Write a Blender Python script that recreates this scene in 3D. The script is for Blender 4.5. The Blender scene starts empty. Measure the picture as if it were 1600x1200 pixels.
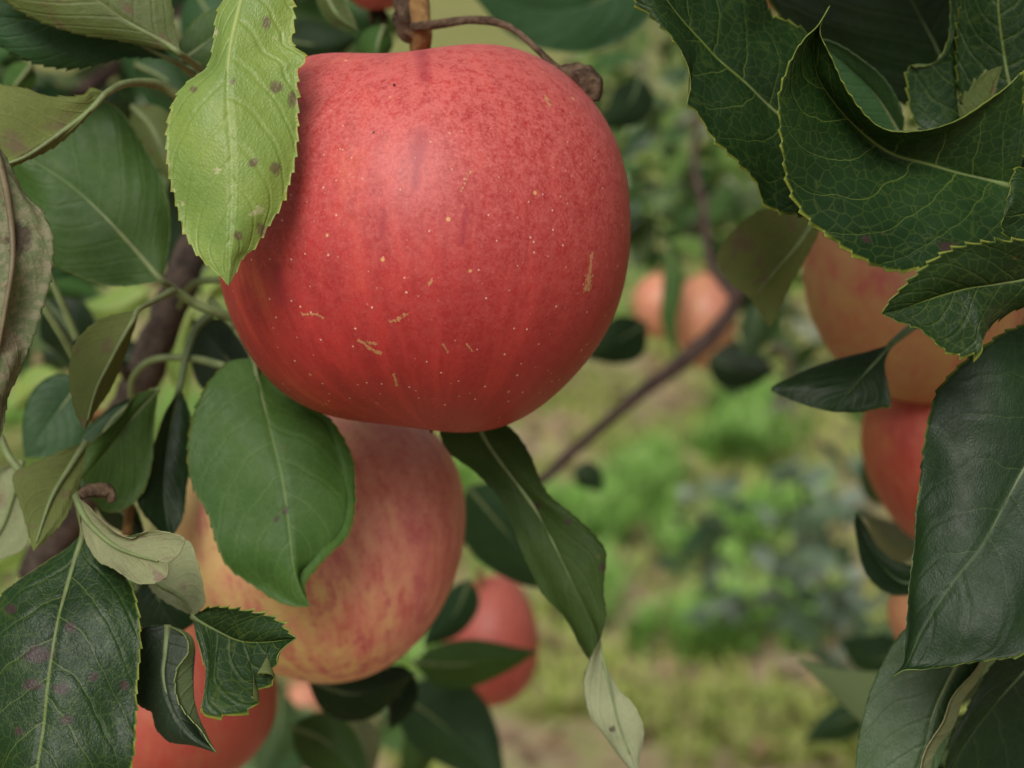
import bpy, math, random
import numpy as np
from mathutils import Vector, noise, Matrix
from mathutils.bvhtree import BVHTree
S = bpy.context.scene
COL = S.collection
random.seed(7); RNG = np.random.default_rng(7)
rad = math.radians

# ---------------------------------------------------------------- camera, sky, sun, exposure
PITCH = rad(18); FPX = 2240.0
CAM = np.array([0.0, 0.0, 1.35])
FW = np.array([0, math.cos(PITCH), -math.sin(PITCH)])
UP = np.array([0, math.sin(PITCH), math.cos(PITCH)])
RT = np.array([1.0, 0, 0])
cd = bpy.data.cameras.new('camera'); cam = bpy.data.objects.new('camera', cd); COL.objects.link(cam)
cam.location = CAM; cam.rotation_euler = (math.pi/2-PITCH, 0, 0)
cd.sensor_width = 36; cd.lens = 36*FPX/1600; cd.clip_start = 0.01; cd.clip_end = 500
cd.dof.use_dof = True; cd.dof.focus_distance = 0.266; cd.dof.aperture_fstop = 12.5
S.camera = cam
SUN_EL, SUN_AZ = rad(50), rad(-166)     # azimuth from +Y, clockwise: behind the camera, to the left
w = bpy.data.worlds.new('World'); S.world = w; w.use_nodes = True
nt = w.node_tree; bg = nt.nodes['Background']
sky = nt.nodes.new('ShaderNodeTexSky'); sky.sky_type = 'NISHITA'; sky.sun_disc = False
sky.sun_elevation = SUN_EL; sky.sun_rotation = SUN_AZ; sky.dust_density = 4; sky.air_density = 1.2
hs = nt.nodes.new('ShaderNodeHueSaturation'); hs.inputs['Saturation'].default_value = 0.12
nt.links.new(sky.outputs[0], hs.inputs['Color']); mw_ = nt.nodes.new('ShaderNodeMix'); mw_.data_type = 'RGBA'; mw_.blend_type = 'MULTIPLY'; mw_.inputs[0].default_value = 1; mw_.inputs[7].default_value = (1.03, 1.0, .90, 1)
nt.links.new(hs.outputs[0], mw_.inputs[6]); nt.links.new(mw_.outputs[2], bg.inputs[0])
bg.inputs[1].default_value = 0.068
sd = bpy.data.lights.new('sun', 'SUN'); sd.energy = 2.35; sd.angle = rad(32); sd.color = (1, .96, .90)
sun = bpy.data.objects.new('sun', sd); COL.objects.link(sun)
sv = Vector((math.sin(SUN_AZ)*math.cos(SUN_EL), math.cos(SUN_AZ)*math.cos(SUN_EL), math.sin(SUN_EL)))
sun.rotation_euler = sv.to_track_quat('Z', 'Y').to_euler()
S.view_settings.view_transform = 'Standard'; S.view_settings.look = 'None'
S.view_settings.exposure = 0.23 ; S.view_settings.gamma = 1

# ---------------------------------------------------------------- geometry helpers
def P(x, y, d):
    return CAM + d*FW + (x-800)/FPX*d*RT - (y-600)/FPX*d*UP
def PA(a):
    a = np.asarray(a, float); d = a[:, 2:3]
    return CAM + d*FW + (a[:, 0:1]-800)/FPX*d*RT - (a[:, 1:2]-600)/FPX*d*UP
def ground_at(x, y):
    r = FW + (x-800)/FPX*RT - (y-600)/FPX*UP
    return CAM + r*(-CAM[2]/r[2])
def catmull(pts, n, even=True):
    p = np.asarray(pts, float)
    if len(p) == 2: return p[0]+(p[1]-p[0])*np.linspace(0, 1, n)[:, None]
    e = np.vstack([2*p[0]-p[1], p, 2*p[-1]-p[-2]])
    out = []
    t = np.linspace(0, 1, 24, endpoint=False)[:, None]
    for i in range(len(p)-1):
        a, b, c, d = e[i:i+4]
        out.append(.5*((2*b)+(-a+c)*t+(2*a-5*b+4*c-d)*t**2+(-a+3*b-3*c+d)*t**3))
    q = np.vstack(out+[p[-1:]])
    s = np.r_[0, np.cumsum(np.linalg.norm(np.diff(q[:, :2], axis=0), axis=1) + 1e-9)]
    s /= s[-1]; tt = np.linspace(0, 1, n)
    return np.stack([np.interp(tt, s, q[:, k]) for k in range(q.shape[1])], 1)
def new_mesh(name, V, F, mats, parent=None, mi=None, loc=None, smooth=True):
    me = bpy.data.meshes.new(name)
    V = np.asarray(V, float); o0 = np.zeros(3) if loc is None else np.asarray(loc)
    me.from_pydata((V-o0).tolist(), [], F if isinstance(F, list) else F.tolist())
    for m in (mats if isinstance(mats, (list, tuple)) else [mats]): me.materials.append(m)
    if mi is not None: me.polygons.foreach_set('material_index', np.asarray(mi, np.int32))
    me.polygons.foreach_set('use_smooth', np.full(len(me.polygons), smooth))
    me.update()
    o = bpy.data.objects.new(name, me); COL.objects.link(o)
    if parent is not None: o.parent = parent
    elif loc is not None: o.location = loc
    return o
def attr(o, name, vals):
    a = o.data.attributes.new(name, 'FLOAT', 'POINT'); a.data.foreach_set('value', np.asarray(vals, np.float32))
def tag(o, label=None, cat=None, group=None, kind=None):
    if label: o['label'] = label
    if cat: o['category'] = cat
    if group: o['group'] = group
    if kind: o['kind'] = kind
    return o
def empty(name, loc, label, cat, group=None):
    o = bpy.data.objects.new(name, None); COL.objects.link(o); o.location = loc; o.empty_display_size = .01
    return tag(o, label, cat, group)
def tube_mesh(pts, radii, seg=12, n=40, rough=0.0, seed=0):
    """pts world coords; radii list interpolated"""
    c = catmull3(pts, n); r = np.interp(np.linspace(0, 1, n), np.linspace(0, 1, len(radii)), radii)
    t = np.gradient(c, axis=0); t /= np.linalg.norm(t, axis=1)[:, None]+1e-12
    a0 = np.cross(t[0], [0.3, .2, .9]); a0 /= np.linalg.norm(a0)
    V = []; F = []
    for i in range(n):
        a0 = a0-t[i]*a0.dot(t[i]); a0 /= np.linalg.norm(a0)+1e-12; b0 = np.cross(t[i], a0)
        for k in range(seg):
            th = 2*math.pi*k/seg
            rr = r[i]
            if rough:
                q = c[i]*1.0
                rr *= 1+rough*noise.noise(Vector((q[0]*260+seed+math.cos(th)*1.6, q[1]*90+math.sin(th)*1.6, q[2]*260)))
            V.append(c[i]+rr*(math.cos(th)*a0+math.sin(th)*b0))
    for i in range(n-1):
        for k in range(seg):
            F.append([i*seg+k, i*seg+(k+1) % seg, (i+1)*seg+(k+1) % seg, (i+1)*seg+k])
    F.append(list(range(seg))[::-1]); F.append([(n-1)*seg+k for k in range(seg)])
    return np.array(V), F
def catmull3(pts, n):
    p = np.asarray(pts, float)
    if len(p) == 2: return p[0]+(p[1]-p[0])*np.linspace(0, 1, n)[:, None]
    e = np.vstack([2*p[0]-p[1], p, 2*p[-1]-p[-2]]); out = []
    t = np.linspace(0, 1, 16, endpoint=False)[:, None]
    for i in range(len(p)-1):
        a, b, c, d = e[i:i+4]
        out.append(.5*((2*b)+(-a+c)*t+(2*a-5*b+4*c-d)*t**2+(-a+3*b-3*c+d)*t**3))
    q = np.vstack(out+[p[-1:]])
    s = np.r_[0, np.cumsum(np.linalg.norm(np.diff(q, axis=0), axis=1)+1e-9)]; s /= s[-1]
    tt = np.linspace(0, 1, n)
    return np.stack([np.interp(tt, s, q[:, k]) for k in range(3)], 1)

# ---------------------------------------------------------------- materials
class NT:
    def __init__(s, name):
        s.m = bpy.data.materials.new(name); s.m.use_nodes = True; s.t = s.m.node_tree; s.t.nodes.clear()
    def n(s, typ, ins=None, **kw):
        nd = s.t.nodes.new(typ)
        for k, v in kw.items(): setattr(nd, k, v)
        for k, v in (ins or {}).items():
            if isinstance(v, bpy.types.NodeSocket): s.t.links.new(v, nd.inputs[k])
            else: nd.inputs[k].default_value = v
        return nd
    def math(s, op, a, b=0.0, c=None, clamp=False):
        ins = {0: a, 1: b}
        if c is not None: ins[2] = c
        return s.n('ShaderNodeMath', ins, operation=op, use_clamp=clamp).outputs[0]
    def ss(s, x, lo, hi):      # smoothstep lo..hi -> 0..1
        nd = s.n('ShaderNodeMapRange', {0: x, 1: lo, 2: hi, 3: 0., 4: 1.}, interpolation_type='SMOOTHSTEP'); return nd.outputs[0]
    def mix(s, f, a, b):
        nd = s.n('ShaderNodeMix', data_type='RGBA')
        for i, v in ((0, f), (6, a), (7, b)):
            if isinstance(v, bpy.types.NodeSocket): s.t.links.new(v, nd.inputs[i])
            else: nd.inputs[i].default_value = v if i == 0 else (*v, 1)
        return nd.outputs[2]
    def noise(s, vec, scale, detail=3, rough=.55, dist=0):
        return s.n('ShaderNodeTexNoise', {'Vector': vec, 'Scale': scale, 'Detail': detail, 'Roughness': rough, 'Distortion': dist}).outputs['Fac']
    def out(s, sh):
        s.n('ShaderNodeOutputMaterial', {'Surface': sh}); return s.m

def leaf_mat(name, c1, c2, vein, rough=.45, spec=.5, brown=0.0, browncol=(.10, .055, .03), trans=.18, veinamt=.6,
             edge=None, under=False, dry=0.0, bump=.5, spotcol=(.05, .024, .028)):
    M = NT(name)
    uv = M.n('ShaderNodeUVMap', uv_map='uv').outputs[0]; fl = M.n('ShaderNodeUVMap', uv_map='flat').outputs[0]
    rnd = M.n('ShaderNodeObjectInfo').outputs['Random']
    ro = M.math('MULTIPLY', rnd, 37.0)
    fl = M.n('ShaderNodeVectorMath', {0: fl, 1: M.n('ShaderNodeCombineXYZ', {0: ro, 1: ro, 2: ro}).outputs[0]}, operation='ADD').outputs[0]
    sx = M.n('ShaderNodeSeparateXYZ', {0: uv}); u = sx.outputs[0]; v = sx.outputs[1]
    au = M.math('ABSOLUTE', u)
    wob = M.noise(fl, .12, 2)
    # side veins
    off = M.math('MULTIPLY', M.math('GREATER_THAN', u, 0.), .5)
    s1 = M.math('SUBTRACT', v, M.math('ADD', M.math('MULTIPLY', au, .22), M.math('MULTIPLY', M.math('POWER', au, 3.), .10)))
    s1 = M.math('ADD', s1, M.math('MULTIPLY', M.math('SUBTRACT', wob, .5), .07))
    s1 = M.math('ADD', M.math('MULTIPLY', s1, 7.6), off)
    fr = M.math('ABSOLUTE', M.math('SUBTRACT', M.math('FRACT', s1), .5))
    wv = M.math('MULTIPLY_ADD', au, -.017, .026)
    side = M.math('SUBTRACT', 1., M.ss(fr, 0.0, wv))
    sideb = M.math('SUBTRACT', 1., M.ss(fr, 0.0, .16))
    mid = M.math('SUBTRACT', 1., M.ss(au, .006, .024) )
    midb = M.math('SUBTRACT', 1., M.ss(au, .0, .10))
    vd = M.n('ShaderNodeTexVoronoi', {'Vector': fl, 'Scale': .42, 'Randomness': 1.}, feature='DISTANCE_TO_EDGE').outputs['Distance']
    ret = M.math('SUBTRACT', 1., M.ss(vd, 0., .07))
    retb = M.ss(vd, 0., .5)
    vd2 = M.n('ShaderNodeTexVoronoi', {'Vector': fl, 'Scale': 1.25, 'Randomness': 1.}, feature='DISTANCE_TO_EDGE').outputs['Distance']
    ret2b = M.ss(vd2, 0., .28)
    big = M.noise(fl, .07, 3); fine = M.noise(fl, 1.6, 3)
    col = M.mix(M.ss(big, .3, .7), c1, c2)
    col = M.mix(M.math('MULTIPLY', M.ss(fine, .45, .8), .25), col, tuple(x*.55 for x in c1))
    veinm = M.math('MAXIMUM', M.math('MULTIPLY', side, .8), M.math('MULTIPLY', ret, .2))
    veinm = M.math('MULTIPLY', M.math('MAXIMUM', veinm, mid), veinamt)
    col = M.mix(veinm, col, vein)
    if edge:
        en = M.noise(fl, .25, 2)
        em = M.math('MULTIPLY', M.ss(au, .970, .998), M.ss(en, .3, .6))
        col = M.mix(M.math('MULTIPLY', em, .85), col, edge)
    if brown:
        bn = M.noise(fl, .16, 4, .65)
        col = M.mix(M.math('MULTIPLY', M.ss(bn, .60-.25*brown, .74-.2*brown), .85), col, browncol)
    if dry:
        dn = M.noise(fl, .5, 4, .7)
        col = M.mix(M.math('MULTIPLY', M.ss(dn, .42, .62), dry), col, (.33, .27, .2))
    # small specks and traced spots
    vs = M.n('ShaderNodeTexVoronoi', {'Vector': fl, 'Scale': .16, 'Randomness': 1.}, feature='F1').outputs['Distance']
    sp = M.math('MULTIPLY', M.math('SUBTRACT', 1., M.ss(vs, .05, .09)), M.ss(M.noise(fl, .08, 1), .52, .6))
    col = M.mix(M.math('MULTIPLY', sp, .5), col, (.12, .075, .03))
    at = M.n('ShaderNodeAttribute', attribute_name='spot').outputs['Fac']
    atm = M.ss(M.math('MULTIPLY_ADD', M.math('SUBTRACT', M.noise(fl, .7, 4, .7), .5), M.math('MULTIPLY', M.ss(at, 0., .2), 1.3), at), .35, .85)
    col = M.mix(M.math('MULTIPLY', atm, .75), col, spotcol)
    fk = M.ss(M.math('MULTIPLY_ADD', M.math('SUBTRACT', M.noise(fl, 2.4, 3), .5), 1.6, M.n('ShaderNodeAttribute', attribute_name='fleck').outputs['Fac']), .45, .7)
    col = M.mix(M.math('MULTIPLY', fk, .8), col, (.50, .48, .28))
    # per-leaf variation
    hsv = M.n('ShaderNodeHueSaturation', {'Hue': M.math('MULTIPLY_ADD', rnd, .02, .49), 'Saturation': 1., 'Value': M.math('MULTIPLY_ADD', M.math('FRACT', M.math('MULTIPLY', rnd, 7.3)), .3, .85), 'Color': col})
    col = hsv.outputs[0]
    sgn = -1 if not under else 1
    h = M.math('ADD', M.math('MULTIPLY', midb, .8*sgn), M.math('MULTIPLY', sideb, .38 * sgn) )
    h = M.math('ADD', h, M.math('MULTIPLY', retb, .16 * -sgn) ); h = M.math('ADD', h, M.math('MULTIPLY', ret2b, .10 * -sgn) )
    h = M.math('ADD', h, M.math('MULTIPLY', M.noise(fl, .22, 2), .25))
    bp = M.n('ShaderNodeBump', {'Strength': bump, 'Distance': .0006, 'Height': h})
    rn = M.math('ADD', M.math('MULTIPLY', M.noise(fl, .3, 3), .3), M.math('MULTIPLY_ADD', M.noise(fl, 3., 3), .25, rough-.27))
    pb = M.n('ShaderNodeBsdfPrincipled', {'Base Color': col, 'Roughness': rn, 'Specular IOR Level': spec, 'Normal': bp.outputs[0]})
    tc = M.n('ShaderNodeMix', data_type='RGBA', blend_type='MULTIPLY'); tc.inputs[0].default_value = 1
    M.t.links.new(col, tc.inputs[6]); tc.inputs[7].default_value = (1.6, 1.9, .7, 1)
    tr = M.n('ShaderNodeBsdfTranslucent', {'Color': tc.outputs[2], 'Normal': bp.outputs[0]})
    mx = M.n('ShaderNodeMixShader', {0: trans, 1: pb.outputs[0], 2: tr.outputs[0]})
    return M.out(mx.outputs[0])

def rim_mat(name, c):
    M = NT(name); return M.out(M.n('ShaderNodeBsdfPrincipled', {'Base Color': (*c, 1), 'Roughness': .6}).outputs[0])
LM = {}
UNDER = dict(rough=.8, spec=.15, under=True, veinamt=.55, bump=.45)
def kind(k, c1, c2, vein, uc, rim, edge=None, ukw={}, **kw):
    LM[k] = [leaf_mat('leaf_top_'+k, c1, c2, vein, edge=edge, **kw),
             leaf_mat('leaf_underside_'+k, uc, tuple(x*.8 for x in uc), tuple(min(1, x*1.5) for x in uc), **{**UNDER, **ukw}), rim_mat('leaf_rim_'+k, rim)]
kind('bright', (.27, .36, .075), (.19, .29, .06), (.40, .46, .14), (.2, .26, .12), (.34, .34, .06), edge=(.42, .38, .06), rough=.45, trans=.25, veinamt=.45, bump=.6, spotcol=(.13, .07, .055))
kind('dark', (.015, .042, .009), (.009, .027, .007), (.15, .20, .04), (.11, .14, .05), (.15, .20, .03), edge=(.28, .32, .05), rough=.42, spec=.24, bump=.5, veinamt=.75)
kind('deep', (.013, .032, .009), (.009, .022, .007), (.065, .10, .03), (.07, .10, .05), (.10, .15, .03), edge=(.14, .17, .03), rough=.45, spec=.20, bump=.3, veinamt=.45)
kind('mid', (.056, .118, .024), (.040, .092, .019), (.15, .23, .07), (.30, .34, .20), (.16, .19, .04), edge=(.14, .14, .03), rough=.5, spec=.2, bump=.3)
kind('teal', (.034, .085, .028), (.024, .062, .022), (.09, .16, .06), (.10, .14, .09), (.08, .12, .05), rough=.5, spec=.22)
kind('olive', (.09, .125, .026), (.065, .10, .022), (.18, .19, .07), (.14, .165, .05), (.18, .17, .06), rough=.6, brown=.3, ukw=dict(brown=.25, browncol=(.13, .10, .06)))
kind('grey', (.045, .09, .026), (.034, .07, .02), (.12, .16, .06), (.26, .28, .15), (.26, .25, .12), rough=.55, ukw=dict(brown=.2, browncol=(.2, .15, .11)))
kind('twist', (.042, .072, .014), (.032, .058, .013), (.10, .13, .04), (.36, .38, .22), (.12, .13, .05), rough=.6, spec=.15, bump=.35)
kind('curl', (.022, .038, .018), (.015, .028, .013), (.06, .09, .03), (.19, .25, .12), (.2, .26, .08), edge=(.2, .24, .06), rough=.5, spec=.3, bump=.4)
kind('brown', (.08, .08, .03), (.12, .09, .04), (.16, .14, .08), (.14, .17, .085), (.2, .18, .1), rough=.6, brown=.7,
     ukw=dict(brown=.25, browncol=(.15, .10, .07), dry=.45))

def leaf(label, mid, left, right, d, kind='dark', ld=0., rd=0., bow=0., under=False, stalk=None, stalk_r=.0009, hi=True,
         spots=(), flecks=(), teeth=1.0, wave=.0008, seed=None, inner=None, group=None, name='apple_leaf', cross=.0, tooth_mm=2.3):
    """mid/left/right: (x,y[,d]) control points from base to tip; d=(base,tip) depths"""
    global _ls
    sd_ = seed if seed is not None else (len(bpy.data.objects)*1.37) % 91
    nr, nc = (170, 26 if inner else 18) if hi else (60, 8)
    def fix(pts, off, n=nr):
        has = [len(p) == 3 for p in pts]
        q = np.array([list(p[:2])+[p[2] if len(p) == 3 else 0] for p in pts], float)
        r = catmull(q, n); t = np.linspace(0, 1, n)
        base = d[0]+(d[1]-d[0])*t+bow*np.sin(np.pi*t)
        if any(has): r[:, 2] += base+off*np.sin(np.pi*t)   # third value is an extra offset from the plane
        else: r[:, 2] = base+off*np.sin(np.pi*np.clip(t, 0, 1))**.7
        return r
    m = fix(mid, 0); l = fix(left, ld); r = fix(right, rd)
    rails = [(-1, l), (0, m), (1, r)]
    if inner:
        for uu, pts, off in inner: rails.append((uu, fix(pts, off)))
        rails.sort(key=lambda a: a[0])
    us = np.concatenate([-np.linspace(1, 0, nc+1)**.9, np.linspace(0, 1, nc+1)[1:]**.9])
    ru = np.array([a[0] for a in rails]); RW = np.stack([PA(a[1]) for a in rails], 1)   # nr x k x 3
    ncol = len(us); G = np.zeros((nr, ncol, 3))
    for j, u in enumerate(us):
        k = min(max(np.searchsorted(ru, u)-1, 0), len(ru)-2)
        f = (u-ru[k])/(ru[k+1]-ru[k])
        G[:, j] = RW[:, k]*(1-f)+RW[:, k+1]*f
    mw = PA(m); L = np.linalg.norm(np.diff(mw, axis=0), axis=1).sum()
    wl = np.linalg.norm(RW[:, 0]-mw, axis=1); wr = np.linalg.norm(RW[:, -1]-mw, axis=1)
    if inner:      # smooth across the folds only
        for _ in range(2):
            H = G.copy(); H[:, 1:-1] = .5*G[:, 1:-1]+.25*(G[:, 2:]+G[:, :-2]); G = H
    def normals(G):
        a = np.gradient(G, axis=0); b = np.gradient(G, axis=1)
        n = np.cross(a, b); n /= np.linalg.norm(n, axis=2)[:, :, None]+1e-12
        return n
    N = normals(G)
    q = slice(nr//5, nr//2)
    sgn = 1 if np.mean(np.sum(N[q]*(CAM-G[q]), axis=2)) > 0 else -1
    if under: sgn = -sgn
    N *= sgn
    t = np.linspace(0, 1, nr)
    # arch each half a little (blade bulges up between midrib and edge), ripples growing toward the margin
    A = np.abs(us)
    arch = (np.sin(np.pi*A)*(.06+cross))[None, :]*np.minimum(wl, wr)[:, None]
    D = arch*np.sin(np.pi*t)[:, None]
    for i in range(nr):
        for j in range(0, ncol):
            D[i, j] += wave*(.4+1.2*A[j]**2)*noise.noise(Vector((t[i]*5.5*L/.06+sd_, us[j]*1.3, sd_*.7)))*min(1, 6*min(t[i], 1-t[i]))
    # puckers between side veins
    s1 = t[:, None]-.22*A[None, :]-.10*A[None, :]**3
    wm = np.where(us[None, :] < 0, wl[:, None], wr[:, None])
    D -= .00009*np.cos(2*np.pi*(s1*7.6+.5*(us[None, :] > 0)))*np.sin(np.pi*A[None, :]*.85)*np.clip(wm/.016, 0, 1)**2*(1 if hi else 0)
    G = G+N*D[:, :, None]
    # serration
    if teeth and hi:
        nt_ = max(8, int(L*1000/tooth_mm))
        ph = (t*nt_) % 1.0; idx = (t*nt_).astype(int)
        for side, j0, j1 in ((-1, 0, 1), (1, ncol-1, ncol-2)):
            ra = np.array([.55+.8*abs(noise.noise(Vector((k*1.7+sd_, side*3.1, 0)))) for k in range(nt_+2)])
            saw = (ph**1.6)*ra[idx]*np.minimum(1, 8*np.minimum(t, 1-t))
            out = G[:, j0]-G[:, j0-3*side if side > 0 else 3]
            out = G[:, j0]-G[:, 3 if side < 0 else ncol-4]
            out /= np.linalg.norm(out, axis=1)[:, None]+1e-9
            tg = np.gradient(G[:, j0], axis=0); tg /= np.linalg.norm(tg, axis=1)[:, None]+1e-9
            push = (saw * teeth)[:, None]
            G[:, j0] += push * (out * .0009 + tg * .0005)
            G[:, j1] += push * out * .0001
    th = .00018
    top = G+N*th*.5; bot = G-N*th*.5
    V = np.vstack([top.reshape(-1, 3), bot.reshape(-1, 3)]); nv = nr*ncol
    ii = np.arange(nr-1)[:, None]*ncol+np.arange(ncol-1)[None, :]; ii = ii.ravel()
    f1 = np.stack([ii, ii+1, ii+ncol+1, ii+ncol], 1)
    if sgn > 0: f1 = f1[:, ::-1]
    f2 = f1[:, ::-1]+nv
    e1 = np.arange(nr-1)*ncol; e2 = e1+ncol-1
    r1 = np.stack([e1, e1+ncol, e1+ncol+nv, e1+nv], 1); r2 = np.stack([e2+ncol, e2, e2+nv, e2+ncol+nv], 1)
    b_ = np.arange(ncol-1); r3 = np.stack([b_+1, b_, b_+nv, b_+1+nv], 1)
    c_ = b_+(nr-1)*ncol; r4 = np.stack([c_, c_+1, c_+1+nv, c_+nv], 1)
    F = np.vstack([f1, f2, r1, r2, r3, r4])
    # grid built so cross(dv,du)=n: check winding with the first top face
    a, b, c = V[f1[len(f1)//2][0]], V[f1[len(f1)//2][1]], V[f1[len(f1)//2][2]]
    if np.dot(np.cross(b-a, c-b), N.reshape(-1, 3)[f1[len(f1)//2][0]]) < 0: F = F[:, ::-1]
    mi = np.r_[np.zeros(len(f1)), np.ones(len(f2)), np.full(len(F)-len(f1)-len(f2), 2)]
    loc = mw[0]
    root = empty(name, loc, label, 'leaf', group or ('leaves of the apple tree close to the camera' if hi else 'blurred leaves further back'))
    o = new_mesh('blade', V, F, LM[kind], root, mi, loc)
    uu = np.tile(us, nr); vv = np.repeat(t, ncol)
    fx = (us[None, :]*np.where(us[None, :] < 0, wl[:, None], wr[:, None])*1000).ravel(); fy = vv*L*1000
    vi = np.empty(len(o.data.loops), np.int32); o.data.loops.foreach_get('vertex_index', vi); vi = vi % nv
    for nm, a, b in (('uv', uu, vv), ('flat', fx, fy)):
        ly = o.data.uv_layers.new(name=nm); ly.data.foreach_set('uv', np.stack([a[vi], b[vi]], 1).ravel().astype(np.float32))
    sp = np.zeros(nv)
    if len(spots):
        rel = G.reshape(-1, 3)-CAM; dz = rel@FW; px = 800+rel@RT/dz*FPX; py = 600-rel@UP/dz*FPX
        for s_ in spots:
            x, y, rr = s_[:3]; ry = s_[3] if len(s_) > 3 else rr
            sp = np.maximum(sp, np.clip(1.25-.75*np.hypot((px-x)/rr, (py-y)/ry), 0, 1))
    attr(o, 'spot', np.r_[sp, sp])
    if flecks:
        rel = G.reshape(-1, 3)-CAM; dz = rel@FW; px = 800+rel@RT/dz*FPX; py = 600-rel@UP/dz*FPX; fk = np.zeros(nv)
        for x, y, rr in flecks: fk = np.maximum(fk, np.clip(1-.8*np.hypot(px-x, py-y)/rr, 0, 1))
        attr(o, 'fleck', np.r_[fk, fk])
    # stalk running on as the raised midrib under the blade
    pts = []
    if stalk: pts = [P(*s_) for s_ in stalk]
    k = np.linspace(0, nr-1, 14).astype(int)
    mg = G[:, nc]-N[:, nc]*.00035
    rp = [mg[i] for i in k[:-1]]
    rr = [stalk_r*1.15]+[stalk_r]*max(0, len(pts)-1) if stalk else []
    rr = rr+list(np.linspace(stalk_r*.85, stalk_r*.2, len(rp)))
    tv, tf = tube_mesh(pts+rp, rr, 8, 60 if hi else 36)
    new_mesh('stalk', tv, tf, M_STALK.get(kind, M_STALK['mid']), root, loc=loc)
    return root
def stalk_mat(name, c, c2):
    M = NT(name); tc = M.n('ShaderNodeTexCoord').outputs['Object']
    col = M.mix(M.ss(M.noise(tc, 300, 3), .35, .7), c, c2)
    bp = M.n('ShaderNodeBump', {'Strength': .3, 'Distance': .0003, 'Height': M.noise(tc, 1500, 2)})
    return M.out(M.n('ShaderNodeBsdfPrincipled', {'Base Color': col, 'Roughness': .6, 'Normal': bp.outputs[0]}).outputs[0])
M_STALK = {'mid': stalk_mat('green_stalk', (.16, .21, .08), (.12, .15, .06)), 'dark': stalk_mat('dark_green_stalk', (.12, .17, .05), (.09, .11, .04)),
           'bright': stalk_mat('pale_stalk', (.28, .35, .10), (.24, .30, .09)), 'brown': stalk_mat('brown_stalk', (.17, .14, .08), (.12, .09, .05)),
           'deep': stalk_mat('deep_green_stalk', (.09, .13, .05), (.06, .09, .035))}
def bark_mat(name, c, c2, sc=180):
    M = NT(name); tc = M.n('ShaderNodeTexCoord').outputs['Object']
    n1 = M.noise(tc, sc, 5, .65); n2 = M.noise(tc, sc*3.5, 4, .7)
    col = M.mix(M.ss(n1, .35, .65), c, c2)
    col = M.mix(M.math('MULTIPLY', M.ss(n2, .55, .75), .5), col, tuple(min(1, x*2.2) for x in c2))
    h = M.math('ADD', n1, M.math('MULTIPLY', n2, .5))
    bp = M.n('ShaderNodeBump', {'Strength': .8, 'Distance': .0012, 'Height': h})
    return M.out(M.n('ShaderNodeBsdfPrincipled', {'Base Color': col, 'Roughness': .85, 'Specular IOR Level': .2, 'Normal': bp.outputs[0]}).outputs[0])
M_BARK = bark_mat('grey_brown_bark', (.035, .026, .022), (.085, .062, .05))
M_BARK2 = bark_mat('purple_brown_bark', (.045, .028, .026), (.09, .058, .05), 90)
M_TWIG = bark_mat('orange_brown_twig_bark', (.18, .095, .035), (.26, .15, .06))
M_SPUR = bark_mat('withered_spur', (.05, .03, .02), (.15, .10, .065), 320)

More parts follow.
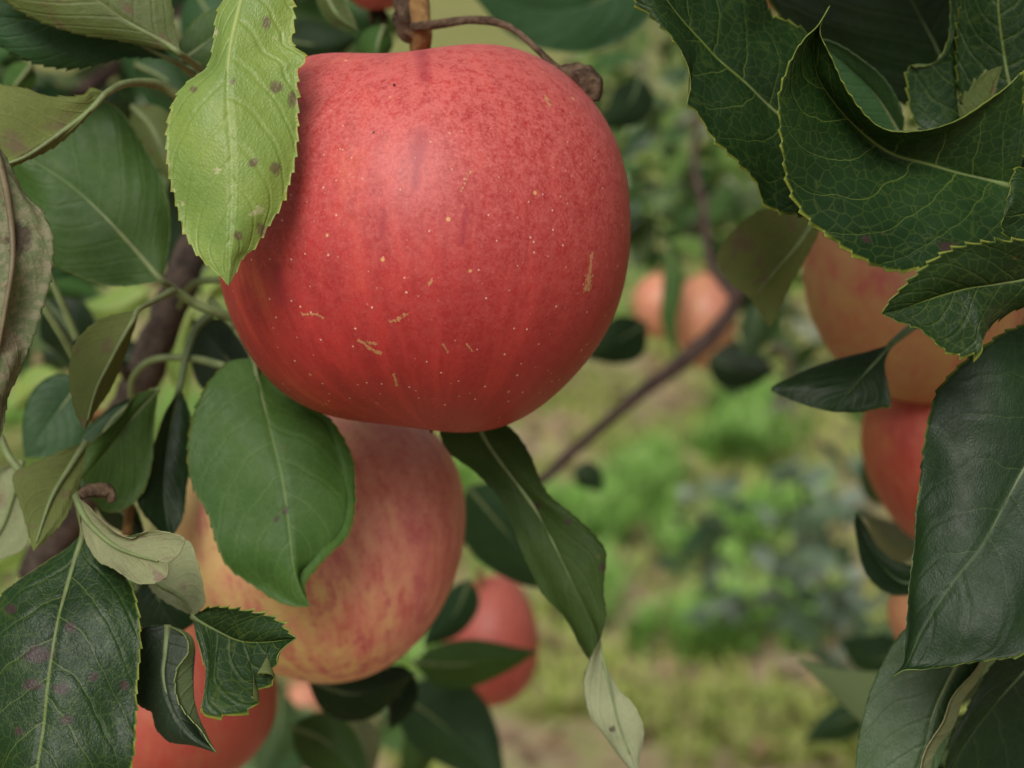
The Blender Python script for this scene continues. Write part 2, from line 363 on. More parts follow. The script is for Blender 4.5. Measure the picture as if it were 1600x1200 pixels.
def apple_mat(name, blush=.8, bdir=(0, 0, 0), red=(.42, .028, .028), red2=(.50, .085, .055), yel=(.52, .26, .06), streak=.6, lent=1., bloom_sheen=.5, R=.04, rough=.42, wax_sheen_c=(.68, .25, .17), patch=0.):
    M = NT(name); tc = M.n('ShaderNodeTexCoord').outputs['Object']
    p = M.n('ShaderNodeVectorMath', {0: tc, 1: (1/R,)*3}, operation='MULTIPLY').outputs[0]
    sp = M.n('ShaderNodeSeparateXYZ', {0: p}); x, y, z = sp.outputs
    xy = M.n('ShaderNodeCombineXYZ', {0: x, 1: y, 2: 0.}).outputs[0]
    nxy = M.n('ShaderNodeVectorMath', {0: xy}, operation='NORMALIZE').outputs[0]
    mer = M.n('ShaderNodeVectorMath', {0: nxy, 1: M.n('ShaderNodeCombineXYZ', {0: 0., 1: 0., 2: M.math('MULTIPLY', z, .18)}).outputs[0]}, operation='ADD').outputs[0]
    mer2 = M.n('ShaderNodeVectorMath', {0: nxy, 1: M.n('ShaderNodeCombineXYZ', {0: 0., 1: 0., 2: M.math('MULTIPLY', z, .42)}).outputs[0]}, operation='ADD').outputs[0]
    st = M.noise(mer, 9, 4, .6); st2 = M.noise(mer2, 11, 4, .7)
    lo = M.noise(p, 1.1, 3); md = M.noise(p, 5, 4, .6); fi = M.noise(p, 62, 4, .75); fi2 = M.noise(p, 20, 5, .75)
    g = M.n('ShaderNodeVectorMath', {0: p, 1: bdir}, operation='DOT_PRODUCT').outputs['Value']
    b = M.math('ADD', M.math('ADD', M.math('MULTIPLY_ADD', M.math('SUBTRACT', lo, .5), 1.0, blush), g),
               M.math('ADD', M.math('MULTIPLY', M.math('SUBTRACT', st, .5), streak), M.math('MULTIPLY', M.math('SUBTRACT', md, .5), .5)))
    bm = M.ss(b, .25, .85)
    col = M.mix(M.ss(md, .3, .7), yel, (yel[0]*.95, yel[1]*.72, yel[2]*.9))
    col = M.mix(bm, col, red2)
    # deep streaks where the blush is strong
    dk = M.math('MULTIPLY', M.ss(st2, .44, .68), M.ss(b, .35, .8))
    col = M.mix(M.math('MULTIPLY', dk, .75), col, red)
    if patch:
        ps = M.noise(M.n('ShaderNodeVectorMath', {0: p, 1: (1, 1, .42)}, operation='MULTIPLY').outputs[0], 5.2, 5, .68)
        pm = M.math('MULTIPLY', M.ss(ps, .51, .60), M.ss(b, .2, .62))
        col = M.mix(M.math('MULTIPLY', pm, patch), col, (red[0]*1.05, red[1]*2.0, red[2]*2.2))
    sub = M.math('MULTIPLY', M.ss(b, .7, 1.2), .8)
    col = M.mix(sub, col, M.mix(M.ss(fi2, .35, .65), red, (red[0]*1.1, red[1]*1.7, red[2]*1.6)))
    # waxy mottle, speckled pale scarf skin; grows upward to paint in the upper sheen
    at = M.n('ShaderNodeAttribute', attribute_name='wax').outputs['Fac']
    wx = M.math('MULTIPLY', M.math('ADD', M.ss(fi, .32, .80), M.math('MULTIPLY', M.ss(fi2, .28, .76), .8)), M.math('MULTIPLY', M.math('ADD', at, .07), bloom_sheen))
    col = M.mix(M.math('MINIMUM', wx, .55), col, wax_sheen_c)
    dm = M.math('MULTIPLY', M.ss(M.noise(p, 26, 3, .7),   .50, .75), .26)
    col = M.mix(dm, col, tuple(c*.72 for c in red))
    # lenticels: small ones dense towards the calyx, few larger tan ones above
    v1 = M.n('ShaderNodeTexVoronoi', {'Vector': p, 'Scale': 18., 'Randomness': 1.}, feature='F1')
    l1 = M.math('SUBTRACT', 1., M.ss(v1.outputs['Distance'], .045, .13))
    l1 = M.math('MULTIPLY', l1, M.ss(M.n('ShaderNodeSeparateColor', {0: v1.outputs['Color']})  .outputs[0], .0, .25))
    v2 = M.n('ShaderNodeTexVoronoi', {'Vector': p, 'Scale': 5.5, 'Randomness': 1.}, feature='F1')
    l2 = M.math('SUBTRACT', 1., M.ss(v2.outputs['Distance'], .03, .07))
    col = M.mix(M.math('MULTIPLY', M.math('MULTIPLY', l1, M.ss(z, .9, -.4)), .78*lent), col, (.78, .52, .40))
    col = M.mix(M.math('MULTIPLY', l2, .75*lent), col, (.70, .42, .16))
    sc = M.n('ShaderNodeAttribute', attribute_name='scar').outputs['Fac']
    scm = M.ss(M.math('MULTIPLY_ADD', M.math('SUBTRACT', fi, .5), 3.2, sc), .45, .8)
    col = M.mix(M.math('MULTIPLY', scm, .7), col, (.50, .27, .12))
    sk = M.n('ShaderNodeAttribute', attribute_name='streak').outputs['Fac']
    col = M.mix(M.math('MULTIPLY', M.math('MULTIPLY', sk, M.ss(fi, .2, .5)), .62), col, (red[0] * .9, red[1] * 1.5, red[2] * 2.3) )
    dkm = M.n('ShaderNodeAttribute', attribute_name='speck').outputs['Fac']
    col = M.mix(M.ss(dkm, .3, .7), col, (.03, .01, .01))
    h = M.math('ADD', M.math('MULTIPLY', fi, .4), M.math('ADD', M.math('MULTIPLY', M.noise(p, 90, 3), .25), M.math('ADD', M.math('MULTIPLY', l1, .3), M.math('MULTIPLY', scm, .5))))
    bp = M.n('ShaderNodeBump', {'Strength': .35, 'Distance': .0003, 'Height': h})
    rg = M.math('MULTIPLY_ADD', fi2, .2, rough-.06)
    pb = M.n('ShaderNodeBsdfPrincipled', {'Base Color': col, 'Roughness': rg, 'Specular IOR Level': .42, 'Normal': bp.outputs[0],
                                          'Coat Weight': .06, 'Coat Roughness': .40})
    return M.out(pb.outputs[0])

def apple(label, sil, d, mat, stem=(0., .1), res=(160, 110), dim=.30, group='apples', marks=None, depth=1.0, lobes=.012, stalk=None):
    """sil: (cx,cy,rx,ry) or (cx,cy,[points]); stem=(lean right, lean back) as fractions; d: depth of the centre"""
    cx, cy = sil[:2]; mpp = d/FPX
    if isinstance(sil[2], (list, tuple)):
        q = np.array(sil[2], float); dx = q[:, 0]-cx; dy = cy-q[:, 1]; an = np.arctan2(dy, dx); rr = np.hypot(dx, dy)
        K = 7; A = np.ones((len(an), 2*K+1))
        for k in range(1, K+1): A[:, 2*k-1] = np.cos(k*an); A[:, 2*k] = np.sin(k*an)
        reg = np.diag([0]+[.002*k**3 for k in range(1, K+1) for _ in (0, 1)])
        co = np.linalg.solve(A.T@A+reg, A.T@rr)
        rf = lambda a: co[0]+sum(co[2*k-1]*np.cos(k*a)+co[2*k]*np.sin(k*a) for k in range(1, K+1))
        rm = co[0]
    else:
        rx, ry = sil[2:4]; rm = (rx+ry)/2
        rf = lambda a: rx*ry/np.sqrt((ry*np.cos(a))**2+(rx*np.sin(a))**2)*(1+.02*np.cos(4*a+.8))
    s = np.array([stem[0], stem[1], 1.0]); s /= np.linalg.norm(s)          # (right, back, up)
    e1 = np.cross(s, [0, -1, 0.]); e1 /= np.linalg.norm(e1); e2 = np.cross(s, e1)
    sb = np.array([-s[0], .30, -1.0]); sb /= np.linalg.norm(sb)
    nl, nm = res
    th = np.linspace(0, np.pi, nm); ph = np.linspace(0, 2*np.pi, nl, endpoint=False)
    T, H = np.meshgrid(th, ph, indexing='ij')
    Dr = (np.cos(T)[..., None]*s+(np.sin(T)*np.cos(H))[..., None]*e1+(np.sin(T)*np.sin(H))[..., None]*e2)
    X, Y, Z = Dr[..., 0], Dr[..., 1], Dr[..., 2]
    a = np.arctan2(Z, X); sp = X**2+Z**2
    r = rm+(rf(a)-rm)*sp
    fl = 1-.06*np.clip(np.cos(T), 0, 1)**4
    pos = np.stack([X*r, Y*rm*depth, Z*r], -1)*fl[..., None]**0
    pos += Dr*(lobes*rm*np.cos(5*H+.6)*np.sin(T)**2*(1-sp))[..., None]
    pos -= s*(rm*(dim*np.exp(-(T/.30)**2)))[..., None]
    pos += s*(rm*(dim*.4*np.exp(-((1-Dr@sb)/.020))))[..., None]
    c = P(cx, cy, d)
    calp = c+mpp*rm*(1-dim*.38)*(sb[0]*RT+sb[1]*FW+sb[2]*UP)
    W = c+mpp*(pos[..., 0:1]*RT+pos[..., 1:2]*FW+pos[..., 2:3]*UP)
    V = W.reshape(-1, 3)
    i = np.arange(nm-1)[:, None]*nl; j = np.arange(nl)[None, :]; j2 = (j+1) % nl
    F = np.stack([i+j, i+nl+j, i+nl+j2, i+j2], -1).reshape(-1, 4)
    sw = s[0]*RT+s[1]*FW+s[2]*UP; e1w = e1[0]*RT+e1[1]*FW+e1[2]*UP; e2w = np.cross(sw, e1w)
    B = np.stack([e1w, e2w, sw], 1)                        # columns: local axes
    q0 = F[len(F)//2]; nn = np.cross(V[q0[1]]-V[q0[0]], V[q0[2]]-V[q0[1]])
    if np.dot(nn, V[q0[0]]-c) < 0: F = F[:, ::-1]
    root = empty('apple', c, label, 'apple', group)
    root.rotation_euler = Matrix(B.tolist()).to_euler()
    o = new_mesh('fruit', (V-c)@B, F, mat, root)
    attr(o, 'wax', np.clip(.35+.9*(Z*.8+X*.1-Y*.2), 0, 1).ravel()**1.3)  # mottle weighted upward and forward: a highlight painted on the top half
    scar = np.zeros(len(V)); strk = np.zeros(len(V)); speck = np.zeros(len(V))
    if marks:
        rel = V-CAM; dz = rel@FW; px = 800+rel@RT/dz*FPX; py = 600-rel@UP/dz*FPX
        front = (pos[..., 1].ravel() < 0)
        for k, pts, wd in marks:
            best = np.full(len(V), 1e9)
            pts = np.array(pts, float)
            if len(pts) == 1: pts = np.vstack([pts, pts+.01])
            for p0, p1 in zip(pts[:-1], pts[1:]):
                dd = p1-p0; t = np.clip(((px-p0[0])*dd[0]+(py-p0[1])*dd[1])/(dd@dd), 0, 1)
                best = np.minimum(best, np.hypot(px-p0[0]-t*dd[0], py-p0[1]-t*dd[1]))
            val = np.clip(1.15-best/wd*.7, 0, 1)*front
            if k == 'scar': scar = np.maximum(scar, val)
            elif k == 'streak': strk = np.maximum(strk, np.clip(1 - best / wd, 0, 1) ** .6 * front )
            else: speck = np.maximum(speck, val)
    attr(o, 'scar', scar); attr(o, 'streak', strk); attr(o, 'speck', speck)
    # stalk in the cavity and dried calyx at the eye
    R_ = rm*mpp
    if stalk: pts = [P(*q) for q in stalk]
    else: pts = [c+sw*R_*(1-dim)*.97, c+sw*R_*1.02, c+sw*R_*1.3+RT*R_*.06]
    pts = [(np.array(p)-c)@B for p in pts]
    tv, tf = tube_mesh(pts, [.0013, .0012, .0015], 8, 20, .15)
    new_mesh('stalk', tv, tf, M_TWIG, root)
    V2 = []; F2 = []
    for k in range(5):
        a0 = k*2*math.pi/5; b = 0.
        u = np.array([math.cos(a0), math.sin(a0), 0]); v_ = np.array([-u[1], u[0], 0]); n0 = len(V2)
        z = np.array([0, 0, 1.])
        V2 += [u*.0012+v_*.0016+z*b, u*.0012-v_*.0016+z*b, u*.003-v_*.001+z*(b-.0025), u*.0022+z*(b-.0055), u*.003+v_*.001+z*(b-.0025), u*.0018+z*(b-.0008)]
        F2 += [[n0, n0+1, n0+2, n0+3, n0+4], [n0, n0+5, n0+1], [n0, n0+4, n0+5], [n0+5, n0+2, n0+1], [n0+5, n0+4, n0+3], [n0+5, n0+3, n0+2]]
    new_mesh('calyx', np.array(V2)+(calp-c)@B, F2, M_SPUR, root)
    return root

# ---------------------------------------------------------------- the ground
def build_ground():
    M = NT('orchard_floor'); tc = M.n('ShaderNodeTexCoord').outputs['Object']
    n1 = M.noise(tc, 1.6, 4); n2 = M.noise(tc, 9, 5, .65); n3 = M.noise(tc, 45, 4, .7)
    col = M.mix(M.ss(n2, .35, .65), (.34, .24, .16), (.60, .48, .33))
    gr = M.mix(M.ss(n3, .3, .7), (.13, .22, .03), (.26, .30, .06))
    gm = M.ss(M.math('ADD', n1, M.math('MULTIPLY', n2, .6)), .72, .92)
    sy = M.n('ShaderNodeSeparateXYZ', {0: tc}).outputs[1]
    far = M.ss(sy, 2.8, 7.)
    gm = M.math('MAXIMUM', gm, M.math('MULTIPLY', far, .75))
    col = M.mix(M.math('MULTIPLY', gm, .85), col, gr)
    col = M.mix(M.math('MULTIPLY', M.ss(n3, .5, .72), .5), col, (.07, .05, .03))
    bp = M.n('ShaderNodeBump', {'Strength': .8, 'Distance': .03, 'Height': M.math('ADD', n2, n3)})
    m = M.out(M.n('ShaderNodeBsdfPrincipled', {'Base Color': col, 'Roughness': .95, 'Specular IOR Level': .1, 'Normal': bp.outputs[0]}).outputs[0])
    xs = np.concatenate([[-200, -60, -20], np.linspace(-8, 8, 60), [20, 60, 200]]); ys = np.concatenate([[-200, -60, -15, -4], np.linspace(-1, 15, 70), [30, 80, 250]])
    V = []
    for y in ys:
        for x in xs:
            z = .03*noise.noise(Vector((x*1.3, y*1.3, 0)))+.012*noise.noise(Vector((x*5, y*5, 3)))
            V.append((x, y, z))
    n = len(xs); F = [[j*n+i, j*n+i+1, (j+1)*n+i+1, (j+1)*n+i] for j in range(len(ys)-1) for i in range(n-1)]
    o = new_mesh('ground', V, F, m); tag(o, kind='structure')
build_ground()
def blade_mat(name, cols, rough=.6, trans=.3):
    M = NT(name); r = M.n('ShaderNodeAttribute', attribute_name='tint').outputs['Fac']
    cr = M.n('ShaderNodeValToRGB', {0: r}); e = cr.color_ramp.elements
    while len(e) < len(cols): e.new(.5)
    for k, c in enumerate(cols): e[k].position = k/(len(cols)-1); e[k].color = (*c, 1)
    p = M.n('ShaderNodeBsdfPrincipled', {'Base Color': cr.outputs[0], 'Roughness': rough, 'Specular IOR Level': .35})
    t = M.n('ShaderNodeBsdfTranslucent', {'Color': cr.outputs[0]})
    return M.out(M.n('ShaderNodeMixShader', {0: trans, 1: p.outputs[0], 2: t.outputs[0]}).outputs[0])
def grass(name, label, patches, cols, ln=(.05, .16), wd=.004, thr=.05):
    """patches: (x, y, rx, ry, count)"""
    V = []; F = []; T = []
    for (cx, cy, rx, ry, cnt) in patches:
        a = RNG.uniform(0, 2*np.pi, cnt); q = np.sqrt(RNG.uniform(0, 1, cnt))
        X = cx+rx*q*np.cos(a); Y = cy+ry*q*np.sin(a)
        for x, y in zip(X, Y):
            if noise.noise(Vector((x*4.2+thr*9, y*3.2, thr*5)))+.5*noise.noise(Vector((x*13, y*10, 2.)))+random.uniform(-.12, .12) < thr: continue
            h = random.uniform(*ln)*random.uniform(.6, 1); b = random.uniform(0, 6.28); ln_ = random.uniform(.2, 1.1)*h
            c, s = math.cos(b), math.sin(b); w_ = wd*random.uniform(.6, 1.4); n0 = len(V); z0 = -.01
            V += [(x-s*w_, y+c*w_, z0), (x+s*w_, y-c*w_, z0), (x+c*ln_*.35+s*w_, y+s*ln_*.35-c*w_, h*.65), (x+c*ln_*.35-s*w_, y+s*ln_*.35+c*w_, h*.65), (x+c*ln_, y+s*ln_, h*.9)]
            F += [[n0, n0+1, n0+2, n0+3], [n0+3, n0+2, n0+4]]; t = random.random(); T += [t]*5
    o = new_mesh(name, V, F, blade_mat(name+'_blades', cols)); attr(o, 'tint', T)
    tag(o, label, 'grass', kind='stuff')
def gp(x, y, wx, wy, cnt):
    g = ground_at(x, y); g2 = ground_at(x+wx, y); g3 = ground_at(x, y+wy)
    return (g[0], g[1], abs(g2[0]-g[0]), abs(g3[1]-g[1]), cnt)
grass('green_grass', 'short bright green grass growing in patches on the bare orchard floor',
      [gp(1000, 880, 170, 130, 20000), gp(1130, 780, 150, 80, 8000), gp(1180, 690, 90, 60, 3000), gp(1230, 960, 160, 80, 5000), gp(1080, 1000, 120, 40, 2500), (-.9, 3.2, .9, .7, 16000), (-.5, 2.6, .5, .4, 5000),
       (-.2, 7, 2.2, 2.5, 14000)],
      [(.13, .27, .05), (.20, .42, .07), (.30, .54, .12), (.46, .60, .24)], thr=.17)
grass('yellow_green_grass', 'straw coloured and yellow green grass thinly covering the orchard floor',
      [(.3, 3.0, 2.2, 1.6, 26000), gp(1100, 1150, 300, 60, 5000), (0, 7, 4, 3.2, 20000)],
      [(.40, .33, .18), (.34, .40, .09), (.44, .50, .14), (.26, .36, .07)], ln=(.02, .07), wd=.005, thr=-.06)

def leafset(V, F, T, c, n, spread, size, tilt=1., flat=(1, 1, 1), low=-1.1):
    """scatter n small folded leaves in an ellipsoid"""
    for _ in range(n):
        while True:
            q = np.array([random.uniform(-1, 1) for _ in range(3)])
            if q@q < 1: break
        p = np.asarray(c)+q*spread*np.asarray(flat)
        L = size*random.uniform(.65, 1.25); W = L*random.uniform(.22, .32)
        az = random.uniform(0, 6.28); el = random.uniform(low, .5)*tilt
        ax = np.array([math.cos(az)*math.cos(el), math.sin(az)*math.cos(el), math.sin(el)])
        sd_ = np.cross(ax, [0, 0, 1.]); sd_ /= np.linalg.norm(sd_)+1e-9
        ro = random.uniform(-1, 1); up = np.cross(sd_, ax); sd_ = sd_*math.cos(ro)+up*math.sin(ro); up = np.cross(sd_, ax)
        n0 = len(V); cb = random.uniform(-.3, .3)*L; t = random.random()
        for k, wk in enumerate((.12, .75, 1., .8, .35, .03)):
            f = k/5; b = p+ax*L*f+up*(-cb*f*f)
            V += [b-sd_*W*wk+up*W*.3*wk, b, b+sd_*W*wk+up*W*.3*wk]; T += [t]*3
        for k in range(5):
            i = n0+k*3; F += [[i, i+1, i+4, i+3], [i+1, i+2, i+5, i+4]]
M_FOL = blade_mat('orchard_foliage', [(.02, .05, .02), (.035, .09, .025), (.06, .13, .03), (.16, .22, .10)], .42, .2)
M_FOLB = blade_mat('painted_sunlit_foliage', [(.035, .08, .02), (.07, .14, .035), (.16, .26, .06), (.40, .42, .34)], .4, .3)  # brighter ramp: its pale end puts leaf highlights into the colour
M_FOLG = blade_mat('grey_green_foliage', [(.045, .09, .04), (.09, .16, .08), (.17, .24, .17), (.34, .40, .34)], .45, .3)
def bough(name, label, cat, wood, clusters, mat, rr=(.006, .003), size=.06, group=None):
    if name == 'leafy_bough': group = 'leafy boughs behind the fruit'
    root = empty(name, wood[0][0], label, cat, group); loc = np.asarray(wood[0][0])
    for i, w_ in enumerate(wood):
        k = 1 if i == 0 else .6
        v, f = tube_mesh(w_, [rr[0]*k, rr[1]*k], 9, 30, .2, i)
        new_mesh('branch' if i else 'stem', v, f, M_BARK2, root, loc=loc)
    V = []; F = []; T = []
    for (c, n, sp_) in clusters: leafset(V, F, T, c, n, sp_, size)
    o = new_mesh('foliage', V, F, mat, root, loc=loc); attr(o, 'tint', T)
    return root

V_ = []; F_ = []; T_ = []
leafset(V_, F_, T_, (.2, 3.4, .02), 1500, 2.2, .06, tilt=.3, flat=(1, .9, .012), low=-.5)
leafset(V_, F_, T_, (0, 7, .02), 900, 3.5, .08, tilt=.3, flat=(1, .7, .008), low=-.5)
lit_ = new_mesh('fallen_leaves', V_, F_, blade_mat('leaf_litter', [(.10, .06, .035), (.30, .19, .11), (.45, .34, .20), (.16, .17, .06)], .8, .1)); attr(lit_, 'tint', T_)
tag(lit_, 'brown fallen leaves scattered over the orchard floor', 'leaf litter', kind='stuff')

# ================================================================ the apples
M_MAIN = apple_mat('red_apple_skin', blush=1.0, bdir=(.22, 0, -.10), R=.0425, bloom_sheen=.66, streak=1.1, red=(.29, .009, .014), red2=(.45, .027, .029), yel=(.60, .15, .05), wax_sheen_c=(.68, .19, .17), rough=.46)
MAIN_SIL = [(475, 97), (512, 92), (572, 88), (640, 84), (700, 77), (756, 75), (805, 81), (850, 99), (887, 127), (925, 161), (955, 210), (974, 262), (983, 319), (985, 367), (980, 417),
            (963, 483), (937, 537), (907, 577), (870, 613), (825, 650), (790, 665), (725, 675), (660, 674), (600, 662), (535, 652), (490, 642), (450, 620), (417, 583), (390, 550), (370, 510),
            (357, 477), (350, 440), (346, 400), (350, 340), (362, 270), (385, 200), (420, 130)]
apple('large red apple in the middle, speckled with pale dots and small brown scars', (665, 375, MAIN_SIL), .30, M_MAIN, stem=(-.06, .10), res=(760, 520), dim=.34,
      stalk=[(660, 190, .325), (656, 100, .318), (654, 40, .314)],
      marks=[('streak', [(656, 212), (655, 232), (652, 246)], 17), ('streak', [(653, 246), (651, 262), (648, 292)], 9), ('streak', [(728, 330), (722, 380)], 7), ('streak', [(430, 420), (440, 470)], 14), ('streak', [(600, 330), (596, 372)], 6), ('streak', [(660, 85), (664, 120)], 14),
             ('scar', [(925, 395), (922, 425), (920, 437)], 2.5), ('scar', [(921, 432), (917, 452)], 6), ('scar', [(472, 491), (495, 491), (505, 497)], 2.2),
             ('scar', [(560, 531), (575, 542), (594, 552)], 3), ('scar', [(575, 535), (588, 538)], 2.5), ('scar', [(610, 503), (622, 500), (636, 490), (622, 497)], 2.6), ('scar', [(692, 538), (700, 551)], 2),
             ('scar', [(728, 536), (738, 548)], 2), ('scar', [(670, 447), (677, 432)], 2), ('scar', [(852, 150), (860, 165)], 3), ('scar', [(615, 585), (620, 602)], 2.5), ('scar', [(735, 268), (720, 300)], 1.6),
             ('speck', [(616, 133)], 2.6), ('speck', [(584, 206), (583, 208)], 1.8)])
M_LOW = apple_mat('yellow_red_apple_skin', blush=.56, bdir=(.42, 0, -.08), R=.036, bloom_sheen=.4, streak=.7, lent=.3, yel=(.74, .52, .20), red=(.48, .035, .05), red2=(.70, .21, .17), wax_sheen_c=(.82, .54, .36), patch=.8)
apple('yellow apple flushed with red streaks under the large red apple, half covered by a leaf', (500, 852, [(278, 800), (280, 840), (292, 890), (315, 940), (350, 985), (395, 1025), (440, 1048), (490, 1060), (550, 1061), (600, 1042), (655, 1000), (695, 940),
      (718, 880), (727, 825), (718, 745), (692, 690), (655, 660), (560, 632), (430, 635), (340, 680), (295, 745)]), .366, M_LOW, stem=(-.25, .05), res=(300, 200))
M_BL = apple_mat('orange_red_apple_skin', blush=.72, R=.03, patch=.5, yel=(.46, .19, .07), red2=(.40, .07, .05), bloom_sheen=.35, streak=.8, lent=.3, bdir=(.1, 0, -.2))
apple('orange red apple in the bottom left corner behind two curled dark leaves', (262, 1085, 168, 160), .42, M_BL, stem=(.1, .0))
M_R1 = apple_mat('dull_yellow_apple_skin', blush=.38, R=.034, bloom_sheen=.2, streak=.7, lent=.2, yel=(.38, .20, .08), red2=(.40, .12, .08), red=(.34, .03, .03), wax_sheen_c=(.45, .25, .16), patch=1.0)
apple('dull yellow orange apple under the curled dark leaf on the right', (1428, 440, [(1258, 400), (1262, 450), (1274, 500), (1298, 545), (1335, 590), (1380, 618), (1435, 632), (1485, 624), (1535, 595), (1580, 530), (1598, 440), (1580, 350), (1520, 285), (1420, 262), (1320, 290), (1272, 345)]), .405, M_R1, stem=(.1, .0))
M_R2 = apple_mat('orange_apple_skin', blush=.85, R=.03, bloom_sheen=.2, streak=.7, lent=.2, red=(.34, .025, .025), red2=(.44, .085, .055))
apple('red orange apple directly below the dull yellow apple, its right half behind a large leaf', (1475, 700, [(1350, 680), (1354, 720), (1366, 755), (1386, 795), (1410, 825), (1440, 850), (1490, 862), (1550, 840), (1590, 780), (1600, 690), (1580, 600), (1530, 560), (1470, 550), (1400, 570), (1362, 620)]), .425, M_R2, stem=(-.1, .0))
M_FAR = apple_mat('pink_apple_skin', blush=.95, R=.03, bloom_sheen=.5, streak=.6, lent=.1, red=(.36, .03, .035), red2=(.48, .09, .075))
M_FAR2 = apple_mat('pale_orange_apple_skin', blush=.55, R=.03, bloom_sheen=.5, streak=.5, lent=.1, red=(.50, .12, .09), red2=(.60, .25, .17), yel=(.55, .32, .14))
apple('orange sliver of apple behind the left edge of the large drooping leaf on the right', (1470, 960, 80, 82), .45, M_FAR2)
apple('small blurred red apple low in the middle behind a green leaf', (768, 1000, [(842, 1000), (838, 1045), (815, 1082), (765, 1103), (720, 1085), (695, 1040), (692, 990), (705, 940), (735, 905), (775, 893), (812, 915), (834, 955)]), .62, M_FAR, stem=(-.2, -.1))
apple('blurred pinkish apple just right of the large red apple, left one of a close pair', (1030, 476, 42, 52), .82, M_FAR2)
apple('blurred pale orange apple behind the diagonal twig, right one of a close pair', (1100, 498, 48, 76), .80, M_FAR2)
apple('far blurred pinkish apple low on the left under the yellow apple', (476, 1095, 34, 36), 1.3, M_FAR2)
apple('red bottom of an apple at the top edge above the large red apple', (590, -44, 62, 60), .40, M_FAR)
apple('orange apple peeping out at the top edge left of the curled dark leaf', (1197, -34, 52, 52), .55, M_FAR2)

# ================================================================ wood
def wood(name, label, pts, radii_px, mat, cat='branch', rough=.25, seg=14, n=60, extra=()):
    root = empty(name, P(*pts[0]), label, cat)
    v, f = tube_mesh([P(*p) for p in pts], [r*p[2]/FPX for r, p in zip(radii_px, catmull(pts, len(radii_px)))], seg, n, rough, len(label))
    new_mesh('wood', v, f, mat, root, loc=P(*pts[0]))
    for nm, ps, rp, m in extra:
        v, f = tube_mesh([P(*p) for p in ps], [r*ps[0][2]/FPX for r in rp], 18, 60, .9 if m is M_SPUR and max(rp) > 10 else rough, len(nm))
        new_mesh(nm, v, f, m, root, loc=P(*pts[0]))
    return root
wood('tree_branch', 'thick dark grey branch rising behind the leaves left of the large red apple', [(60, 900, .44), (150, 730, .42), (210, 620, .40), (255, 510, .39), (290, 420, .39), (330, 320, .40), (350, 180, .42), (430, 10, .44), (520, -150, .46)],
     [34, 30, 28, 26, 26, 24, 22], M_BARK, extra=[('bud', [(200, 590, .39), (188, 572, .385), (180, 560, .383)], [9, 6, 2], M_BARK), ('spur', [(170, 650, .41), (120, 655, .40), (85, 690, .40)], [12, 9, 7], M_TWIG)])
wood('diagonal_twig', 'thin purplish brown twig running diagonally behind the right of the large apple', [(1155, 445, .70), (1140, 490, .70), (1085, 550, .69), (1000, 615, .67), (915, 688, .66), (845, 752, .65), (780, 800, .64), (600, 930, .62)],
     [11, 14, 12, 9, 9, 9, 9, 9], M_BARK2, extra=[('side_twig', [(1148, 465, .70), (1110, 410, .72), (1100, 330, .75), (1085, 230, .8), (1120, 80, .85)], [8, 7, 6, 5], M_BARK2)])
wood('apple_spur', 'orange brown fruiting twig above the large red apple with a withered spur reaching right', [(648, -80, .335), (652, -10, .318), (655, 40, .314), (656, 82, .318)], [17, 17, 18, 15], M_TWIG, cat='twig', n=40,
     extra=[('knot', [(628, -20, .316), (632, 15, .314), (634, 45, .314), (650, 62, .315)], [11, 17, 15, 6], M_SPUR),
            ('side_twig', [(645, 42, .312), (690, 37, .308), (745, 31, .305), (795, 42, .302), (840, 78, .300), (872, 108, .300), (905, 126, .300)], [7, 7, 6, 5, 5, 7], M_SPUR),
            ('withered_fruitlet', [(872, 106, .300), (895, 112, .298), (915, 124, .297), (928, 142, .297), (930, 158, .297)], [4, 11, 17, 15, 7], M_SPUR)])

# ================================================================ leaves: in focus
leaf('bright yellow green leaf with purple spots hanging over the left of the large red apple',
     [(385, -35), (374, 10), (362, 60), (356, 110), (356, 160), (360, 210), (362, 270), (362, 333), (358, 395), (357, 446)],
     [(383, -35), (345, 5), (333, 60), (322, 105), (290, 138), (266, 180), (262, 230), (270, 290), (280, 345), (300, 385), (325, 412), (343, 428), (357, 446)],
     [(387, -35), (440, -28), (458, 10), (459, 45), (455, 68), (476, 92), (463, 112), (463, 170), (463, 215), (457, 262), (440, 318), (418, 355), (398, 388), (380, 402), (368, 425), (357, 446)],
     (.262, .250), 'bright', ld=.004, rd=.006, bow=-.004, teeth=1.1, wave=.0012,
     stalk=[(470, -120, .285), (420, -80, .272)], spots=[(431, 137, 11), (396, 254, 8), (431, 263, 9, 12), (363, 128, 6), (416, 38, 7, 12), (456, 155, 7, 16), (372, 368, 8), (408, 360, 8, 14), (303, 140, 6)], flecks=[(340, 267, 10), (337, 50, 9), (405, 328, 12), (395, 334, 8), (315, 420, 9), (285, 318, 6), (390, 280, 5), (430, 60, 5)])
